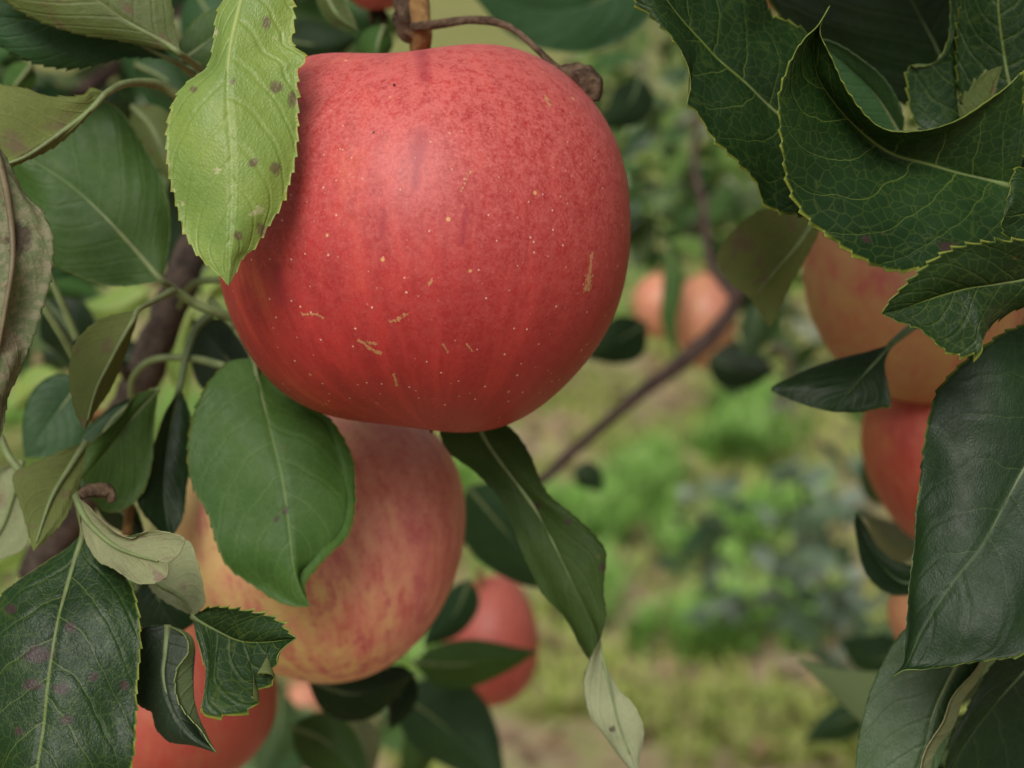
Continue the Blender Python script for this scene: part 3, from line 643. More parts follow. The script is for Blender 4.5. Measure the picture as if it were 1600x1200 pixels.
leaf('large dark leaf curled like a cup at the upper right, rim edged yellow',
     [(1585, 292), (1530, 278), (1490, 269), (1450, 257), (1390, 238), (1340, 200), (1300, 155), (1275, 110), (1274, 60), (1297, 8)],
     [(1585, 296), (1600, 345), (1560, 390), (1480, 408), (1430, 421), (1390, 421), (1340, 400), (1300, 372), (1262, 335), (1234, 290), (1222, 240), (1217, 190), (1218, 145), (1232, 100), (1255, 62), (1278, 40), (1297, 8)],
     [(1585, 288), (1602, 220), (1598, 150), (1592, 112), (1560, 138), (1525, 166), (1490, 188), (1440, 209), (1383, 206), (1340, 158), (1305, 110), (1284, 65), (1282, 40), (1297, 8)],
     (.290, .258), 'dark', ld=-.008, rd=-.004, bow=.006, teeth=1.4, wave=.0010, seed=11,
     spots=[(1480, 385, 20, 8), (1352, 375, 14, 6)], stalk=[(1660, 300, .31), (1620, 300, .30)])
leaf('small olive flap of the cup leaf with scalloped edge, standing up behind its rim',
     [(1560, 215), (1552, 180), (1550, 145), (1565, 104)], [(1560, 215), (1510, 205), (1502, 165), (1515, 138), (1538, 114), (1565, 104)], [(1560, 215), (1590, 180), (1596, 130), (1585, 106), (1565, 104)],
     (.302, .297), 'olive', teeth=1.6, seed=12)  # folded-back margin of the cup leaf, built as a separate leaf
leaf('crinkled dark toothed leaf pointing left at the right edge over the dull yellow apple',
     [(1660, 420), (1600, 437), (1560, 443), (1505, 452), (1450, 468), (1410, 482), (1377, 490)],
     [(1660, 420), (1655, 470, 0), (1610, 482, .004), (1580, 492, .006), (1553, 505, .004), (1538, 528, 0), (1528, 549, 0), (1500, 553, 0), (1475, 543), (1455, 527), (1432, 511), (1405, 503), (1377, 490)],
     [(1660, 415), (1630, 368), (1590, 374), (1560, 378), (1520, 385), (1480, 398), (1452, 420), (1430, 442), (1400, 465), (1377, 490)],
     (.262, .252), 'dark', ld=-.003, rd=-.005, teeth=1.7, wave=.0014, seed=5)
leaf('small crumpled leaf cut off by the right edge between two larger toothed leaves',
     [(1680, 330), (1630, 335), (1600, 335), (1568, 340)], [(1680, 330), (1660, 380), (1610, 376), (1582, 374), (1565, 355), (1568, 340)],
     [(1680, 330), (1660, 280), (1612, 262), (1588, 268), (1572, 318), (1568, 340)], (.268, .262), 'dark', wave=.0016, seed=3)
leaf('broad dark leaf at the top, reaching in left of the curled cup leaf',
     [(1300, 235), (1240, 200), (1214, 176), (1165, 133), (1125, 95), (1080, 45), (1030, -10), (975, -70)],
     [(1300, 240), (1290, 320), (1258, 335), (1210, 322), (1190, 288), (1150, 255), (1105, 218), (1085, 180), (1068, 160), (1070, 120), (1055, 80), (1020, 30), (990, -5), (975, -70)],
     [(1300, 230), (1310, 140), (1275, 80), (1258, 48), (1230, 32), (1205, 28), (1185, 8), (1150, -30), (1060, -70), (975, -70)],
     (.292, .272), 'dark', ld=-.004, rd=.010, teeth=1.5, wave=.0022, seed=21)
leaf('large shaded leaf behind the curled cup leaf at the top right with a pale midrib',
     [(1500, 170), (1468, 85), (1440, 30), (1425, 0), (1395, -60), (1360, -120)], [(1500, 170), (1420, 165), (1350, 130), (1290, 85), (1230, 40), (1195, -20), (1220, -90), (1360, -120)],
     [(1500, 170), (1530, 110), (1535, 30), (1510, -60), (1360, -120)], (.335, .325), 'deep', ld=.004, rd=-.002, teeth=.8, seed=31)
leaf('glossy grey green leaf showing inside the rim of the curled cup leaf',
     [(1410, 215), (1370, 150), (1320, 100), (1270, 60)], [(1410, 215), (1350, 200), (1300, 150), (1262, 80), (1270, 60)],
     [(1410, 215), (1412, 175), (1385, 125), (1340, 88), (1300, 65), (1270, 60)], (.312, .305), 'teal', rd=-.004, teeth=.3, seed=41)
leaf('dark toothed leaf between the curled rim and the upper right corner',
     [(1520, 240), (1500, 170), (1495, 80), (1498, 0), (1500, -70)], [(1520, 240), (1455, 215), (1428, 180), (1422, 150), (1420, 108), (1445, 105), (1468, 92), (1485, 55), (1490, 0), (1500, -70)],
     [(1520, 240), (1540, 150), (1540, 40), (1500, -70)], (.305, .300), 'dark', teeth=1.3, seed=51, wave=.002)
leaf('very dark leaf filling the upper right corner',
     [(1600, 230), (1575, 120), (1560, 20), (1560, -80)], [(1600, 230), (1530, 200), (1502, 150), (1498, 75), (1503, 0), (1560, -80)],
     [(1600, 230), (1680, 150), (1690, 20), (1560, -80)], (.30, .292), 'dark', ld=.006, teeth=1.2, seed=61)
leaf('dark leaf in shade at the right edge beside the base of the curled cup leaf',
     [(1560, 330), (1610, 260), (1680, 160)], [(1560, 330), (1560, 250), (1600, 190), (1680, 160)], [(1560, 330), (1620, 340), (1690, 260), (1680, 160)], (.315, .31), 'deep', teeth=.8, seed=63)
leaf('dull olive leaf turned away under the broad dark leaf, beside the dull yellow apple',
     [(1282, 332), (1245, 385), (1210, 425), (1175, 470)], [(1282, 332), (1225, 322), (1170, 340), (1130, 380), (1122, 408), (1142, 442), (1160, 456), (1175, 470)],
     [(1282, 335), (1278, 368), (1245, 430), (1222, 475), (1205, 508), (1190, 492), (1175, 470)], (.335, .335), 'olive', ld=.004, under=True, teeth=.6, seed=71)
leaf('small pointed folded leaf in front of the gap between the two right hand apples',
     [(1392, 538), (1368, 565), (1340, 598), (1318, 625), (1303, 644)], [(1392, 538), (1355, 550), (1300, 565), (1250, 585), (1207, 608), (1235, 625), (1275, 638), (1303, 644)],
     [(1392, 538), (1382, 570), (1388, 605), (1391, 634), (1372, 637), (1345, 643), (1303, 644)], (.318, .312), 'deep', ld=.006, rd=-.002, under=False, teeth=.5, seed=81,
     stalk=[(1450, 495, .33), (1420, 515, .325)], stalk_r=.0012)
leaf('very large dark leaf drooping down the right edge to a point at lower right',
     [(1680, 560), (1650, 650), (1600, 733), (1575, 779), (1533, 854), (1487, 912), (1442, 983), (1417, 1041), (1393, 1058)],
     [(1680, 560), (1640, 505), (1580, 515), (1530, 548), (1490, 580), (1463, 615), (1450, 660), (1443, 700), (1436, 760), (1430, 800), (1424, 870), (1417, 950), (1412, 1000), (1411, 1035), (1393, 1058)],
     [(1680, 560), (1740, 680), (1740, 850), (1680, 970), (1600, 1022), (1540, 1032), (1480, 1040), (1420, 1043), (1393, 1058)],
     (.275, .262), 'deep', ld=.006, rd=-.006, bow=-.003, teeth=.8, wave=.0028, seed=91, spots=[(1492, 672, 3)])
leaf('green leaf hanging under the very large leaf, its right edge turned up pale',
     [(1520, 975), (1500, 1030), (1462, 1108), (1446, 1167), (1420, 1240), (1400, 1300)],
     [(1520, 975), (1440, 970), (1400, 1000), (1367, 1062), (1350, 1117), (1338, 1190), (1345, 1260), (1400, 1300)],
     [(1520, 975), (1545, 1000), (1528, 1048), (1490, 1090), (1474, 1130), (1450, 1180), (1432, 1240), (1400, 1300)],
     (.292, .285), 'grey', ld=.005, rd=-.004, teeth=.3, seed=101, inner=[(.84, [(1520, 975), (1550, 1005), (1534, 1060), (1508, 1095), (1494, 1135), (1470, 1185), (1448, 1245), (1400, 1300)], .002)])
leaf('dark leaf in the lower right corner with a pale line down its middle',
     [(1680, 960), (1600, 1050), (1554, 1100), (1504, 1170), (1460, 1260)], [(1680, 960), (1610, 990), (1555, 1030), (1515, 1100), (1485, 1160), (1460, 1260)],
     [(1680, 960), (1720, 1060), (1680, 1180), (1560, 1260), (1460, 1260)], (.305, .300), 'deep', rd=.003, teeth=.6, seed=111)
leaf('dark curved leaf hooked under the red orange apple on the right',
     [(1450, 905), (1410, 910), (1375, 880), (1350, 840), (1336, 798)], [(1450, 885), (1427, 884), (1398, 876), (1372, 855), (1352, 822), (1336, 798)],
     [(1450, 925), (1400, 930), (1365, 908), (1344, 868), (1332, 825), (1336, 798)], (.345, .350), 'deep', teeth=.3, rd=-.004, seed=121)
# twisted long leaf in the middle
leaf('long dark leaf below the large red apple, twisted to show its pale tip',
     [(735, 630), (760, 690), (800, 745), (850, 820), (885, 890), (915, 950), (933, 995), (943, 1040), (955, 1090), (968, 1140), (990, 1195), (1003, 1225)],
     [(735, 630), (690, 665), (700, 705), (740, 738), (780, 778), (805, 825), (830, 885), (850, 930), (880, 970), (900, 1010), (921, 1035), (946, 1040), (966, 1080), (990, 1108), (1005, 1145), (1000, 1190), (1003, 1225)],
     [(735, 630), (795, 668), (818, 700), (832, 740), (848, 768), (885, 795), (922, 832), (945, 860), (947, 890), (941, 930), (942, 965), (936, 1000), (922, 1030), (914, 1065), (920, 1120), (945, 1155), (968, 1185), (1003, 1225)],
     (.325, .300), 'twist', ld=.003, rd=-.003, teeth=.4, wave=.002, seed=131, spots=[(943, 886, 8), (840, 790, 7), (887, 815, 6), (957, 1140, 6), (942, 1160, 10, 5)])
leaf('large flat green leaf covering the left half of the yellow apple',
     [(395, 560), (408, 610), (425, 680), (440, 740), (449, 800), (455, 850), (462, 900), (484, 948)],
     [(395, 560), (360, 565), (335, 590), (315, 625), (300, 665), (294, 720), (303, 765), (325, 805), (340, 850), (355, 885), (395, 918), (435, 940), (460, 947), (484, 948)],
     [(395, 560), (435, 590), (480, 628), (522, 655), (541, 695), (553, 740), (559, 785), (548, 835), (518, 868), (494, 888), (476, 908), (477, 930), (484, 948)],
     (.318, .300), 'mid', ld=.002, rd=.004,
     inner=[(.86, [(395, 560), (425, 592), (468, 632), (510, 660), (529, 700), (541, 745), (546, 785), (536, 828), (505, 860), (478, 884), (462, 902), (463, 924), (484, 948)], .006)], bow=-.004, teeth=.7, wave=.002, seed=141, spots=[(444, 800, 6), (432, 812, 6), (448, 794, 4)], stalk=[(330, 470, .35), (372, 520, .335)], stalk_r=.0009)
# ---------------------------------------------------------------- left side
leaf('olive green leaf across the upper left corner, toned yellow along its midrib',
     [(283, 85), (255, 65), (200, 35), (150, 0), (80, -40), (0, -90)], [(283, 85), (235, 75), (180, 63), (120, 52), (60, 32), (10, 2), (-40, -50), (0, -90)],
     [(283, 85), (272, 45), (268, 0), (240, -60), (130, -110), (0, -90)], (.298, .290), 'olive', ld=.002, rd=.002, teeth=.8, seed=151, stalk=[(310, 105, .31)])
leaf('blue green veined leaf under the olive leaf in the upper left corner',
     [(276, 98), (233, 77), (183, 53), (110, 40), (40, 32), (-60, 20)], [(276, 98), (240, 90), (195, 90), (160, 98), (120, 104), (80, 103), (40, 92), (0, 70), (-60, 20)],
     [(276, 98), (230, 55), (160, 10), (60, -30), (-60, 20)], (.312, .300), 'teal', teeth=1., seed=161, wave=.0014, stalk=[(300, 115, .32)])
leaf('small dark green leaf wedged left of the bright spotted leaf', [(278, 98), (305, 80), (340, 50), (375, 10)], [(278, 98), (285, 60), (320, 20), (375, 10)], [(278, 98), (315, 102), (355, 85), (375, 10)],
     (.315, .32), 'mid', teeth=.6, seed=165)
leaf('folded olive leaf pointing left at the left edge below the blue green leaf',
     [(166, 146), (135, 178), (100, 205), (42, 245), (0, 262), (-60, 290)], [(166, 146), (128, 192), (90, 222), (40, 249), (0, 270), (-60, 290)],
     [(166, 144), (140, 138), (128, 150), (95, 152), (70, 150), (45, 140), (20, 134), (-20, 135), (-70, 200), (-60, 290)], (.285, .272), 'olive', under=True, rd=-.002, teeth=.9, seed=171, wave=.0016,
     stalk=[(282, 152, .31), (245, 132, .305), (200, 130, .295)], stalk_r=.0011)
leaf('broad dark green leaf at the upper left with its stalk running down to the right',
     [(252, 438), (215, 395), (165, 340), (110, 290), (50, 250), (20, 225)], [(252, 438), (264, 385), (265, 330), (250, 270), (218, 215), (185, 170), (150, 158), (70, 170), (20, 225)],
     [(252, 440), (180, 447), (120, 430), (80, 405), (45, 330), (18, 260), (20, 225)], (.318, .318), 'mid', ld=.004, rd=.000, teeth=.3, wave=.002, seed=181,
     stalk=[(375, 500, .335), (330, 485, .33), (300, 472, .328), (272, 452, .324)], stalk_r=.0011)
leaf('withered grey brown leaf curling in from the left edge', [(-15, 215), (10, 300), (20, 400), (5, 500), (-10, 600), (-5, 700)],
     [(-15, 215), (-80, 320), (-90, 450), (-60, 600), (-5, 700)], [(-15, 215), (15, 262), (40, 300), (66, 330), (76, 378), (70, 430), (58, 495), (45, 560), (25, 620), (-5, 700)],
     (.262, .258), 'brown', under=True, rd=.006, teeth=.5, wave=.004, seed=191, spots=[(30, 372, 22, 26)])  # its one large spot paints the dark hollow of the curl
leaf('slender olive leaf hanging folded left of the thick branch',
     [(216, 484), (195, 520), (170, 565), (148, 610), (132, 672)], [(216, 484), (185, 492), (152, 505), (122, 532), (109, 568), (108, 605), (117, 645), (132, 672)],
     [(216, 484), (208, 520), (196, 560), (172, 605), (150, 640), (132, 672)], (.300, .292), 'olive', under=True, rd=.008, ld=.002, teeth=.5, seed=201, stalk=[(270, 455, .32), (245, 468, .31)])
leaf('blurred blue green leaf low behind the slender olive leaf', [(135, 590), (100, 630), (70, 670), (38, 715)], [(135, 590), (85, 585), (48, 615), (35, 670), (38, 715)], [(135, 590), (140, 640), (132, 690), (100, 712), (38, 715)],
     (.35, .345), 'teal', hi=False, seed=205)
leaf('dark green leaf below the thick branch, folded with a paler edge',
     [(248, 608), (210, 650), (180, 690), (150, 725), (128, 748)], [(248, 608), (215, 622), (180, 655), (150, 690), (128, 722), (128, 748)],
     [(248, 610), (242, 660), (238, 720), (225, 765), (200, 792), (168, 800), (140, 775), (128, 748)], (.325, .315), 'mid', ld=-.003, teeth=.5, seed=211, wave=.002)
leaf('blue grey leaf edge running down from the branch beside the dark folded leaf', [(240, 610), (180, 650), (135, 720), (105, 800)], [(240, 610), (170, 640), (125, 690), (105, 800)], [(240, 610), (200, 660), (150, 730), (105, 800)],
     (.335, .325), 'teal', teeth=.2, seed=213)
leaf('narrow dark leaf hanging edge-on between the branch and the large flat leaf',
     [(281, 604), (268, 660), (258, 720), (255, 780), (265, 845)], [(281, 604), (262, 640), (240, 690), (222, 740), (215, 780), (228, 812), (265, 845)],
     [(281, 604), (298, 650), (303, 700), (292, 760), (285, 810), (265, 845)], (.335, .322), 'deep', ld=-.006, rd=.002, teeth=.3, seed=221,
     stalk=[(332, 488, .34), (305, 515, .34), (290, 560, .338)], stalk_r=.0010)
leaf('dark leaf in the shade just left of the large red apple', [(385, 600), (355, 560), (330, 530), (300, 500)], [(385, 600), (390, 540), (360, 500), (300, 500)], [(385, 600), (320, 610), (298, 560), (300, 500)],
     (.36, .365), 'deep', hi=False, seed=225)
leaf('pale olive mottled leaf with drooping tip at the left, above the big glossy leaf',
     [(135, 690), (110, 730), (80, 780), (52, 862)], [(135, 690), (95, 708), (55, 722), (20, 742), (35, 800), (52, 862)],
     [(135, 690), (132, 725), (118, 770), (100, 812), (75, 840), (52, 862)], (.300, .290), 'olive', under=True, teeth=.4, seed=231, wave=.002)
leaf('whitish withered leaf at the left edge below the pale olive leaf', [(35, 720), (20, 780), (0, 830), (-40, 880)], [(35, 720), (-10, 740), (-50, 800), (-40, 880)], [(35, 720), (52, 780), (48, 850), (10, 872), (-40, 880)],
     (.320, .315), 'grey', under=True, teeth=.3, seed=235, wave=.003)
leaf('big glossy dark leaf with purple blotches in the lower left corner',
     [(130, 832), (112, 890), (96, 950), (80, 1030), (72, 1100), (62, 1180), (50, 1260), (40, 1330)],
     [(130, 832), (105, 852), (70, 870), (25, 900), (-15, 940), (-50, 1030), (-50, 1150), (-10, 1260), (40, 1330)],
     [(130, 832), (160, 860), (200, 905), (217, 960), (219, 1020), (213, 1080), (212, 1130), (200, 1210), (140, 1290), (40, 1330)],
     (.285, .262), 'dark', ld=.004, rd=.003, bow=-.004, teeth=.7, wave=.0030, seed=241, stalk=[(118, 760, .30), (125, 800, .292)],
     spots=[(60, 1023, 24, 14), (50, 1070, 16, 10), (95, 1076, 14, 10), (18, 952, 10, 8), (105, 1125, 10, 8), (30, 1142, 8), (110, 980, 10), (145, 1058, 9), (195, 1070, 9)])
leaf('pale grey green curled leaf showing its underside above the glossy corner leaf',
     [(118, 775), (138, 815), (175, 850), (215, 868), (262, 880)], [(118, 775), (130, 830), (150, 872), (175, 888), (215, 912), (245, 912), (262, 900), (262, 880)],
     [(118, 775), (140, 790), (165, 815), (200, 838), (235, 830), (265, 832), (290, 840), (285, 858), (262, 880)], (.288, .270), 'grey', under=True, ld=-.003, rd=-.004, teeth=.4, seed=251, wave=.0015)
leaf('pale grey leaf tip behind the curled pale leaf, touching the yellow apple', [(225, 890), (255, 915), (285, 935), (303, 962)], [(225, 890), (232, 915), (262, 942), (303, 962)],
     [(225, 885), (270, 865), (295, 845), (312, 880), (322, 940), (303, 962)], (.302, .290), 'grey', under=True, teeth=.4, seed=255, wave=.0015)
leaf('small dark pointed leaf with yellow teeth in front of the bottom of the yellow apple',
     [(300, 962), (335, 982), (375, 1000), (415, 1003), (463, 997)], [(300, 962), (335, 947), (375, 950), (415, 968), (440, 988), (463, 997)],
     [(300, 962), (308, 1000), (320, 1050), (314, 1110), (335, 1118), (370, 1112), (390, 1098), (384, 1080), (412, 1066), (416, 1056), (400, 1050), (428, 1038), (436, 1020), (463, 997)],
     (.282, .270), 'dark', ld=-.003, rd=-.004, teeth=1.6, wave=.0018, seed=261)
leaf('dark curled leaf with pale edge in front of the orange red corner apple',
     [(262, 976), (258, 1020), (255, 1060), (270, 1110), (300, 1150), (338, 1176)], [(262, 976), (222, 985), (212, 1030), (212, 1085), (228, 1104), (240, 1112), (245, 1138), (265, 1160), (300, 1168), (338, 1176)],
     [(262, 976), (290, 992), (296, 1020), (277, 1050), (274, 1085), (285, 1115), (312, 1150), (338, 1176)],
     (.285, .275), 'curl', ld=.003, teeth=.8, wave=.0015, seed=271, rd=-.004, inner=[(.8, [(262, 976), (298, 988), (311, 1012), (308, 1055), (305, 1100), (314, 1142), (338, 1176)], .002)])
leaf('dark leaf in the gap above the two curled leaves at lower left', [(235, 900), (250, 940), (280, 990)], [(235, 900), (205, 940), (230, 990), (280, 990)], [(235, 900), (300, 925), (310, 965), (280, 990)], (.33, .33), 'deep', hi=False, seed=275)

# ---------------------------------------------------------------- blurred leaves further back
def soft(label, mid, wpx, d, kind, bend=0., **kw):
    """leaf given by its midrib and half-widths in pixels"""
    m = catmull([p[:2] for p in mid], 9); t = np.gradient(m, axis=0); t /= np.linalg.norm(t, axis=1)[:, None]
    n = np.stack([-t[:, 1], t[:, 0]], 1); f = np.array([0, .62, .92, 1, .95, .8, .58, .3, 0])[:, None]
    l = m+n*f*wpx[0]; r = m-n*f*wpx[1]
    return leaf(label, m.tolist(), l.tolist(), r.tolist(), d, kind, hi=False, ld=kw.pop('ld', .004), rd=kw.pop('rd', .004), **kw)
soft('large blurred green leaf across the top right behind the large red apple', [(1040, -60), (930, 5), (830, 15), (720, -30)], (60, 70), (.46, .44), 'teal', ld=.0, rd=.0)
soft('blurred dark leaf on the right shoulder of the large red apple', [(1000, 120), (985, 160), (940, 200)], (32, 36), (.55, .53), 'deep')
soft('blurred dark leaf beside the twig right of the large red apple', [(1010, 505), (970, 530), (915, 560)], (34, 40), (.60, .58), 'deep')
soft('blurred round dark leaf right of the pale orange apple', [(1105, 560), (1150, 575), (1215, 580)], (35, 40), (.75, .74), 'deep')
soft('blurred strip of leaf hanging in front of the pale orange apple', [(1040, 380), (1052, 430), (1045, 500), (1060, 560)], (16, 16), (.76, .75), 'mid')
soft('blurred blue green leaf behind the twisted long leaf', [(730, 760), (790, 830), (880, 930)], (62, 70), (.46, .46), 'teal')
soft('blurred green leaf lying across the small red apple', [(645, 1035), (720, 1038), (840, 1018)], (38, 38), (.48, .47), 'mid')
soft('blurred blue green leaf under the small red apple', [(620, 1080), (700, 1140), (790, 1230)], (55, 75), (.50, .49), 'teal')
soft('blurred leaf tip between the yellow apple and the small red apple', [(735, 905), (710, 960), (660, 1010)], (30, 30), (.50, .48), 'teal')
soft('dark leaf tucked under the yellow apple', [(480, 1062), (560, 1085), (650, 1050)], (42, 46), (.40, .39), 'deep')
soft('dark leaf hanging down from under the yellow apple', [(600, 1040), (625, 1085), (612, 1140)], (28, 30), (.42, .41), 'deep')
soft('blurred dark leaf at the bottom edge under the yellow apple', [(455, 1135), (510, 1160), (580, 1230)], (50, 45), (.46, .45), 'mid')
soft('blurred pale leaf at the bottom edge left of the dark leaf', [(545, 1110), (570, 1160), (580, 1220)], (26, 26), (.50, .50), 'grey', under=True)
soft('blurred grey green leaf at the top behind the bright spotted leaf', [(300, -20), (350, 60), (400, 160)], (60, 60), (.42, .42), 'teal')
soft('blurred olive leaf at the top between the bright leaf and the fruiting twig', [(500, -30), (525, 20), (560, 48)], (18, 22), (.345, .34), 'olive')
soft('blurred green leaf standing behind the knot of the fruiting twig', [(600, 40), (590, 70), (585, 110)], (26, 26), (.37, .37), 'mid')
soft('blurred dark leaf between the bright leaf and the red apple at the top', [(430, 60), (500, 70), (560, 60)], (34, 40), (.43, .42), 'deep')
soft('blurred pale leaf left of the bright spotted leaf', [(205, 165), (240, 205), (275, 290)], (36, 36), (.38, .38), 'olive')
soft('blurred dark leaf behind the broad leaf at the upper left', [(280, 260), (295, 340), (260, 420)], (36, 36), (.40, .40), 'deep')
soft('blurred small dark leaf at the left edge above the folded olive leaf', [(50, 100), (25, 130), (0, 160)], (24, 24), (.36, .36), 'mid')
soft('blurred dark leaf between the withered leaf and the slender olive leaf', [(70, 470), (110, 520), (120, 590)], (44, 44), (.42, .42), 'deep')
soft('blurred dark leaf behind the stalks at the left edge', [(60, 430), (110, 400), (170, 450)], (34, 34), (.42, .42), 'teal')
soft('blurred yellow green leaf added as lit ground right of the thick branch', [(320, 465), (350, 435), (400, 440)], (26, 26), (.47, .47), 'bright')  # bright leaf colour stands in for lit ground past the branch
soft('blurred blue green leaf low at the right behind the very large leaf', [(1420, 1010), (1370, 1030), (1310, 1000)], (42, 30), (.60, .60), 'teal')
soft('blurred dark leaf low at the right near the bottom', [(1360, 1110), (1310, 1130), (1255, 1160)], (26, 30), (.70, .70), 'teal')
soft('blurred leaf behind the red orange apple on the right', [(1430, 720), (1380, 760), (1345, 720)], (40, 36), (.60, .60), 'grey')
soft('blurred pale leaf under the red orange apple on the right', [(1440, 850), (1395, 850), (1350, 800)], (34, 30), (.50, .50), 'grey', under=True)
soft('curled tan withered leaf right of the round dark blurred leaf', [(1195, 545), (1225, 550), (1235, 590), (1215, 640)], (9, 10), (.72, .72), 'brown', under=True)
soft('small blurred dark leaf below the twig in the middle', [(895, 735), (920, 745), (940, 770)], (20, 22), (.8, .8), 'deep')
soft('blurred grey green leaf left of the dull yellow apple', [(1190, 470), (1180, 520), (1160, 560)], (26, 30), (.62, .62), 'grey')
# extra blurred growth filling the left side
for lb, md, wp, dd, kd, kw in (
  ('blurred yellow green leaf added as lit ground between the branch and the left edge', [(235, 455), (180, 480), (120, 480)], (26, 30), (.50, .50), 'bright', {}),  # leaf made bright to serve as a patch of lit ground
  ('blurred yellow green leaf low at the left edge under the whitish leaf', [(60, 840), (20, 860), (-40, 900)], (26, 26), (.5, .5), 'bright', {}),
  ('blurred yellow green leaf added as lit ground in the gap below the looping stalk', [(300, 480), (280, 540), (290, 640)], (24, 22), (.48, .48), 'bright', {}),  # made-up leaf filling the gap with the colour of lit grass
  ('yellow green leaf added as lit ground at the left edge under a dark leaf', [(95, 585), (60, 600), (20, 640)], (26, 26), (.52, .52), 'bright', {}),  # leaf coloured bright in place of the lit ground behind
  ('blurred dark leaf behind the thick branch near its fork', [(250, 600), (200, 560), (130, 560)], (30, 30), (.47, .47), 'deep', {}),
  ('blurred pale leaf behind the top of the bright spotted leaf', [(262, 30), (285, 55), (300, 90)], (14, 16), (.50, .50), 'grey', dict(under=True)),
  ('blurred pale leaf edge right of the broad dark green leaf', [(205, 210), (240, 195), (275, 190)], (8, 9), (.45, .45), 'grey', dict(under=True)),
  ('blurred blue green leaf behind the stalk of the blue green leaf at the top left', [(210, 100), (260, 125), (300, 170)], (34, 34), (.40, .40), 'teal', {}),
  ('small dark leaf behind the pale curled leaf next to the brown twiglet', [(150, 780), (190, 800), (230, 850)], (28, 24), (.33, .33), 'deep', {}),
  ('blurred green leaf below the two pale curled leaves at the bottom left', [(210, 900), (220, 960), (235, 1040)], (26, 26), (.40, .40), 'deep', {}),
  ('blurred pale green leaf at the bottom edge right of the orange red corner apple', [(440, 1080), (435, 1140), (400, 1230)], (34, 34), (.62, .62), 'grey', {}),
  ('blurred green leaf at the bottom edge left of the small red apple', [(700, 1120), (660, 1160), (640, 1240)], (30, 30), (.56, .56), 'mid', {})):
    soft(lb, md, wp, dd, kd, **kw)
wood('twiglet', 'short brown twiglet with dried bits above the pale curled leaf', [(212, 690, .335), (205, 760, .33), (198, 835, .325)], [7, 8, 7], M_TWIG, cat='twig', n=24,
     extra=[('dried_bit', [(120, 778, .29), (140, 765, .29), (168, 768, .292), (176, 785, .292)], [4, 9, 11, 5], M_SPUR)])
# two long stalks at the left
for lb, ps in (('pale green bare stalk sloping at the left edge', [(45, 440, .31), (75, 490, .312), (100, 530, .315), (122, 570, .32)]), ('second bare stalk sloping just right of the pale green one at the left', [(72, 420, .33), (95, 470, .332), (120, 530, .335)]),
               ('thin stalk looping over the thick branch towards the large apple', [(205, 625, .35), (208, 590, .345), (240, 562, .34), (300, 560, .34), (350, 572, .335)]),
               ('stalk arching from the branch to the left edge of the large apple', [(280, 480, .36), (300, 445, .35), (340, 437, .345), (380, 440, .34)]),
               ('pale stalk rising at the lower left edge beside the mottled leaf', [(0, 680, .30), (15, 715, .30), (40, 745, .298)])):
    r_ = empty('leaf_stalk', P(*ps[0]), lb, 'stalk', 'bare leaf stalks at the left'); v, f = tube_mesh([P(*p) for p in ps], [.0008, .0009, .001], 8, 30)
    new_mesh('stalk', v, f, M_STALK['mid'], r_, loc=P(*ps[0]))

# ================================================================ background growth
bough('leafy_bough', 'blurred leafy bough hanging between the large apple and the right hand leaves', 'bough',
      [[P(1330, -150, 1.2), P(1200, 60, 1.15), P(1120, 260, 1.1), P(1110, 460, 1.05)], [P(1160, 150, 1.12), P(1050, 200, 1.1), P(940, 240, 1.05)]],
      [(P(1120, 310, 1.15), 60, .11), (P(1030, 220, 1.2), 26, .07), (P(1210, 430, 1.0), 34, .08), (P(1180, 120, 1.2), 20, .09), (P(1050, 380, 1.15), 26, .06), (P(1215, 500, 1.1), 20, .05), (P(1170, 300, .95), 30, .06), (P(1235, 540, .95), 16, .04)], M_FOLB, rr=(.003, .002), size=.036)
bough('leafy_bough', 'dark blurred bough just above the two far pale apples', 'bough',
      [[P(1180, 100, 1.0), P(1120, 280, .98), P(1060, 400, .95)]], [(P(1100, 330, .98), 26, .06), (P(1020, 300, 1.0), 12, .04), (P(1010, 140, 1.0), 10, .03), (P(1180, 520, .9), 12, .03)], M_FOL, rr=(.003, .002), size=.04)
bough('leafy_bough', 'dark leafy bough deep in the tree behind the upper left leaves', 'bough',
      [[P(-150, 400, .75), P(60, 200, .72), P(240, 60, .70), P(420, -90, .7)], [P(100, 180, .72), P(160, 300, .7), P(180, 400, .68)]],
      [(P(80, 100, .72), 60, .10), (P(280, 60, .72), 44, .07), (P(10, 420, .65), 16, .06), (P(450, 40, .72), 26, .05), (P(230, 220, .7), 20, .05)], M_FOL, size=.05)
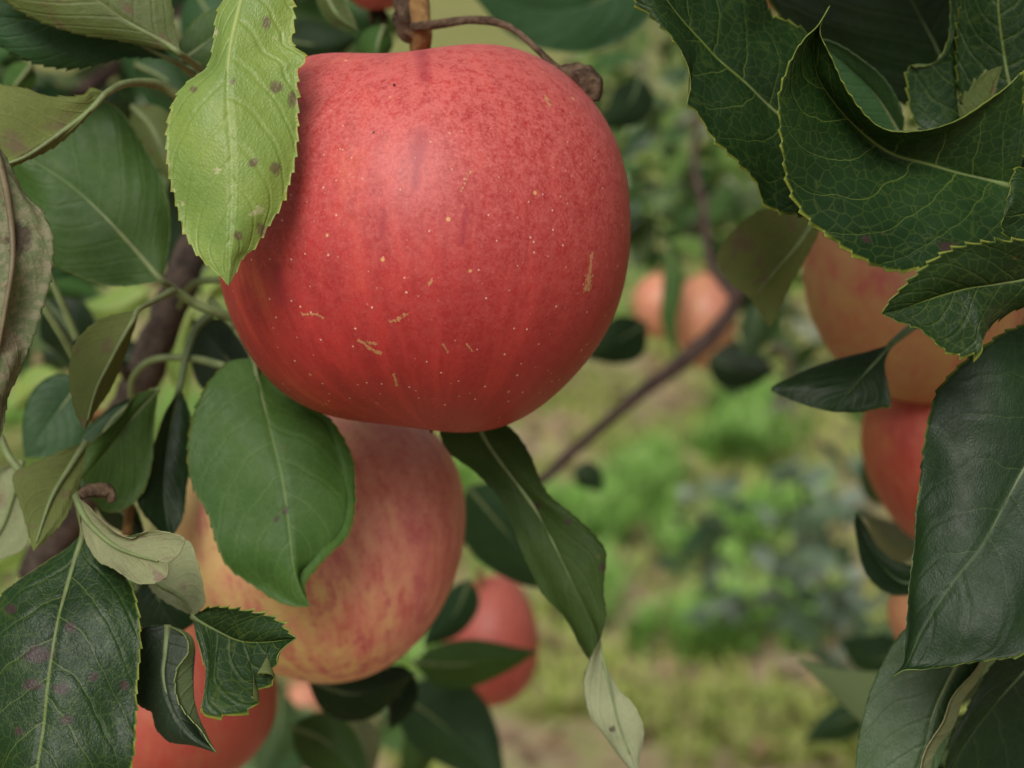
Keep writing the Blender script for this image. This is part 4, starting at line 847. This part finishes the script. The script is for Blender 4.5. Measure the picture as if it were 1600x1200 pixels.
bough('leafy_bough', 'deeply shaded bough behind the leaves of the upper right corner', 'bough',
      [[P(1750, 500, .6), P(1640, 250, .58), P(1520, 80, .58), P(1380, -100, .6)]],
      [(P(1500, 60, .62), 60, .07), (P(1620, 300, .55), 46, .05), (P(1800, 900, .5), 50, .055), (P(1640, 1150, .42), 30, .025), (P(1760, 600, .5), 40, .05)], M_FOL, size=.05)
bough('weed', 'blurred grey green leafy weed growing from the ground left of the very large leaf', 'plant',
      [[P(1330, 1100, 1.9), P(1300, 950, 1.8), P(1270, 830, 1.75), P(1250, 760, 1.7)], [P(1290, 920, 1.8), P(1180, 850, 1.75), P(1090, 800, 1.7)], [P(1295, 930, 1.8), P(1200, 930, 1.75), P(1120, 960, 1.7)]],
      [(P(1270, 850, 1.7), 54, .13), (P(1150, 900, 1.75), 40, .09), (P(1110, 790, 1.75), 16, .05), (P(1330, 960, 1.75), 80, .09), (P(1330, 760, 1.7), 30, .07)], M_FOLG, rr=(.005, .002), size=.042)
bough('leafy_sprig', 'blurred dark sprig at the bottom left behind the yellow apple', 'plant',
      [[P(420, 1300, 1.1), P(430, 1180, 1.05), P(440, 1090, 1.0)]], [(P(440, 1160, 1.0), 14, .04), (P(620, 1150, .9), 10, .04)], M_FOL, rr=(.004, .002), size=.05)
bough('leafy_bough', 'unseen leafy bough above the upper right corner, added to shade the right hand leaves', 'bough',  # out-of-view bough added to throw shade on the upper right leaves
      [[P(2250, -100, .36), P(2100, -600, .34), P(1500, -900, .30), P(1250, -1000, .28)]],
      [(P(1600, -900, .30), 90, .055), (P(2300, -300, .30), 70, .05), (P(1350, -900, .27), 40, .04)], M_FOL, size=.06)
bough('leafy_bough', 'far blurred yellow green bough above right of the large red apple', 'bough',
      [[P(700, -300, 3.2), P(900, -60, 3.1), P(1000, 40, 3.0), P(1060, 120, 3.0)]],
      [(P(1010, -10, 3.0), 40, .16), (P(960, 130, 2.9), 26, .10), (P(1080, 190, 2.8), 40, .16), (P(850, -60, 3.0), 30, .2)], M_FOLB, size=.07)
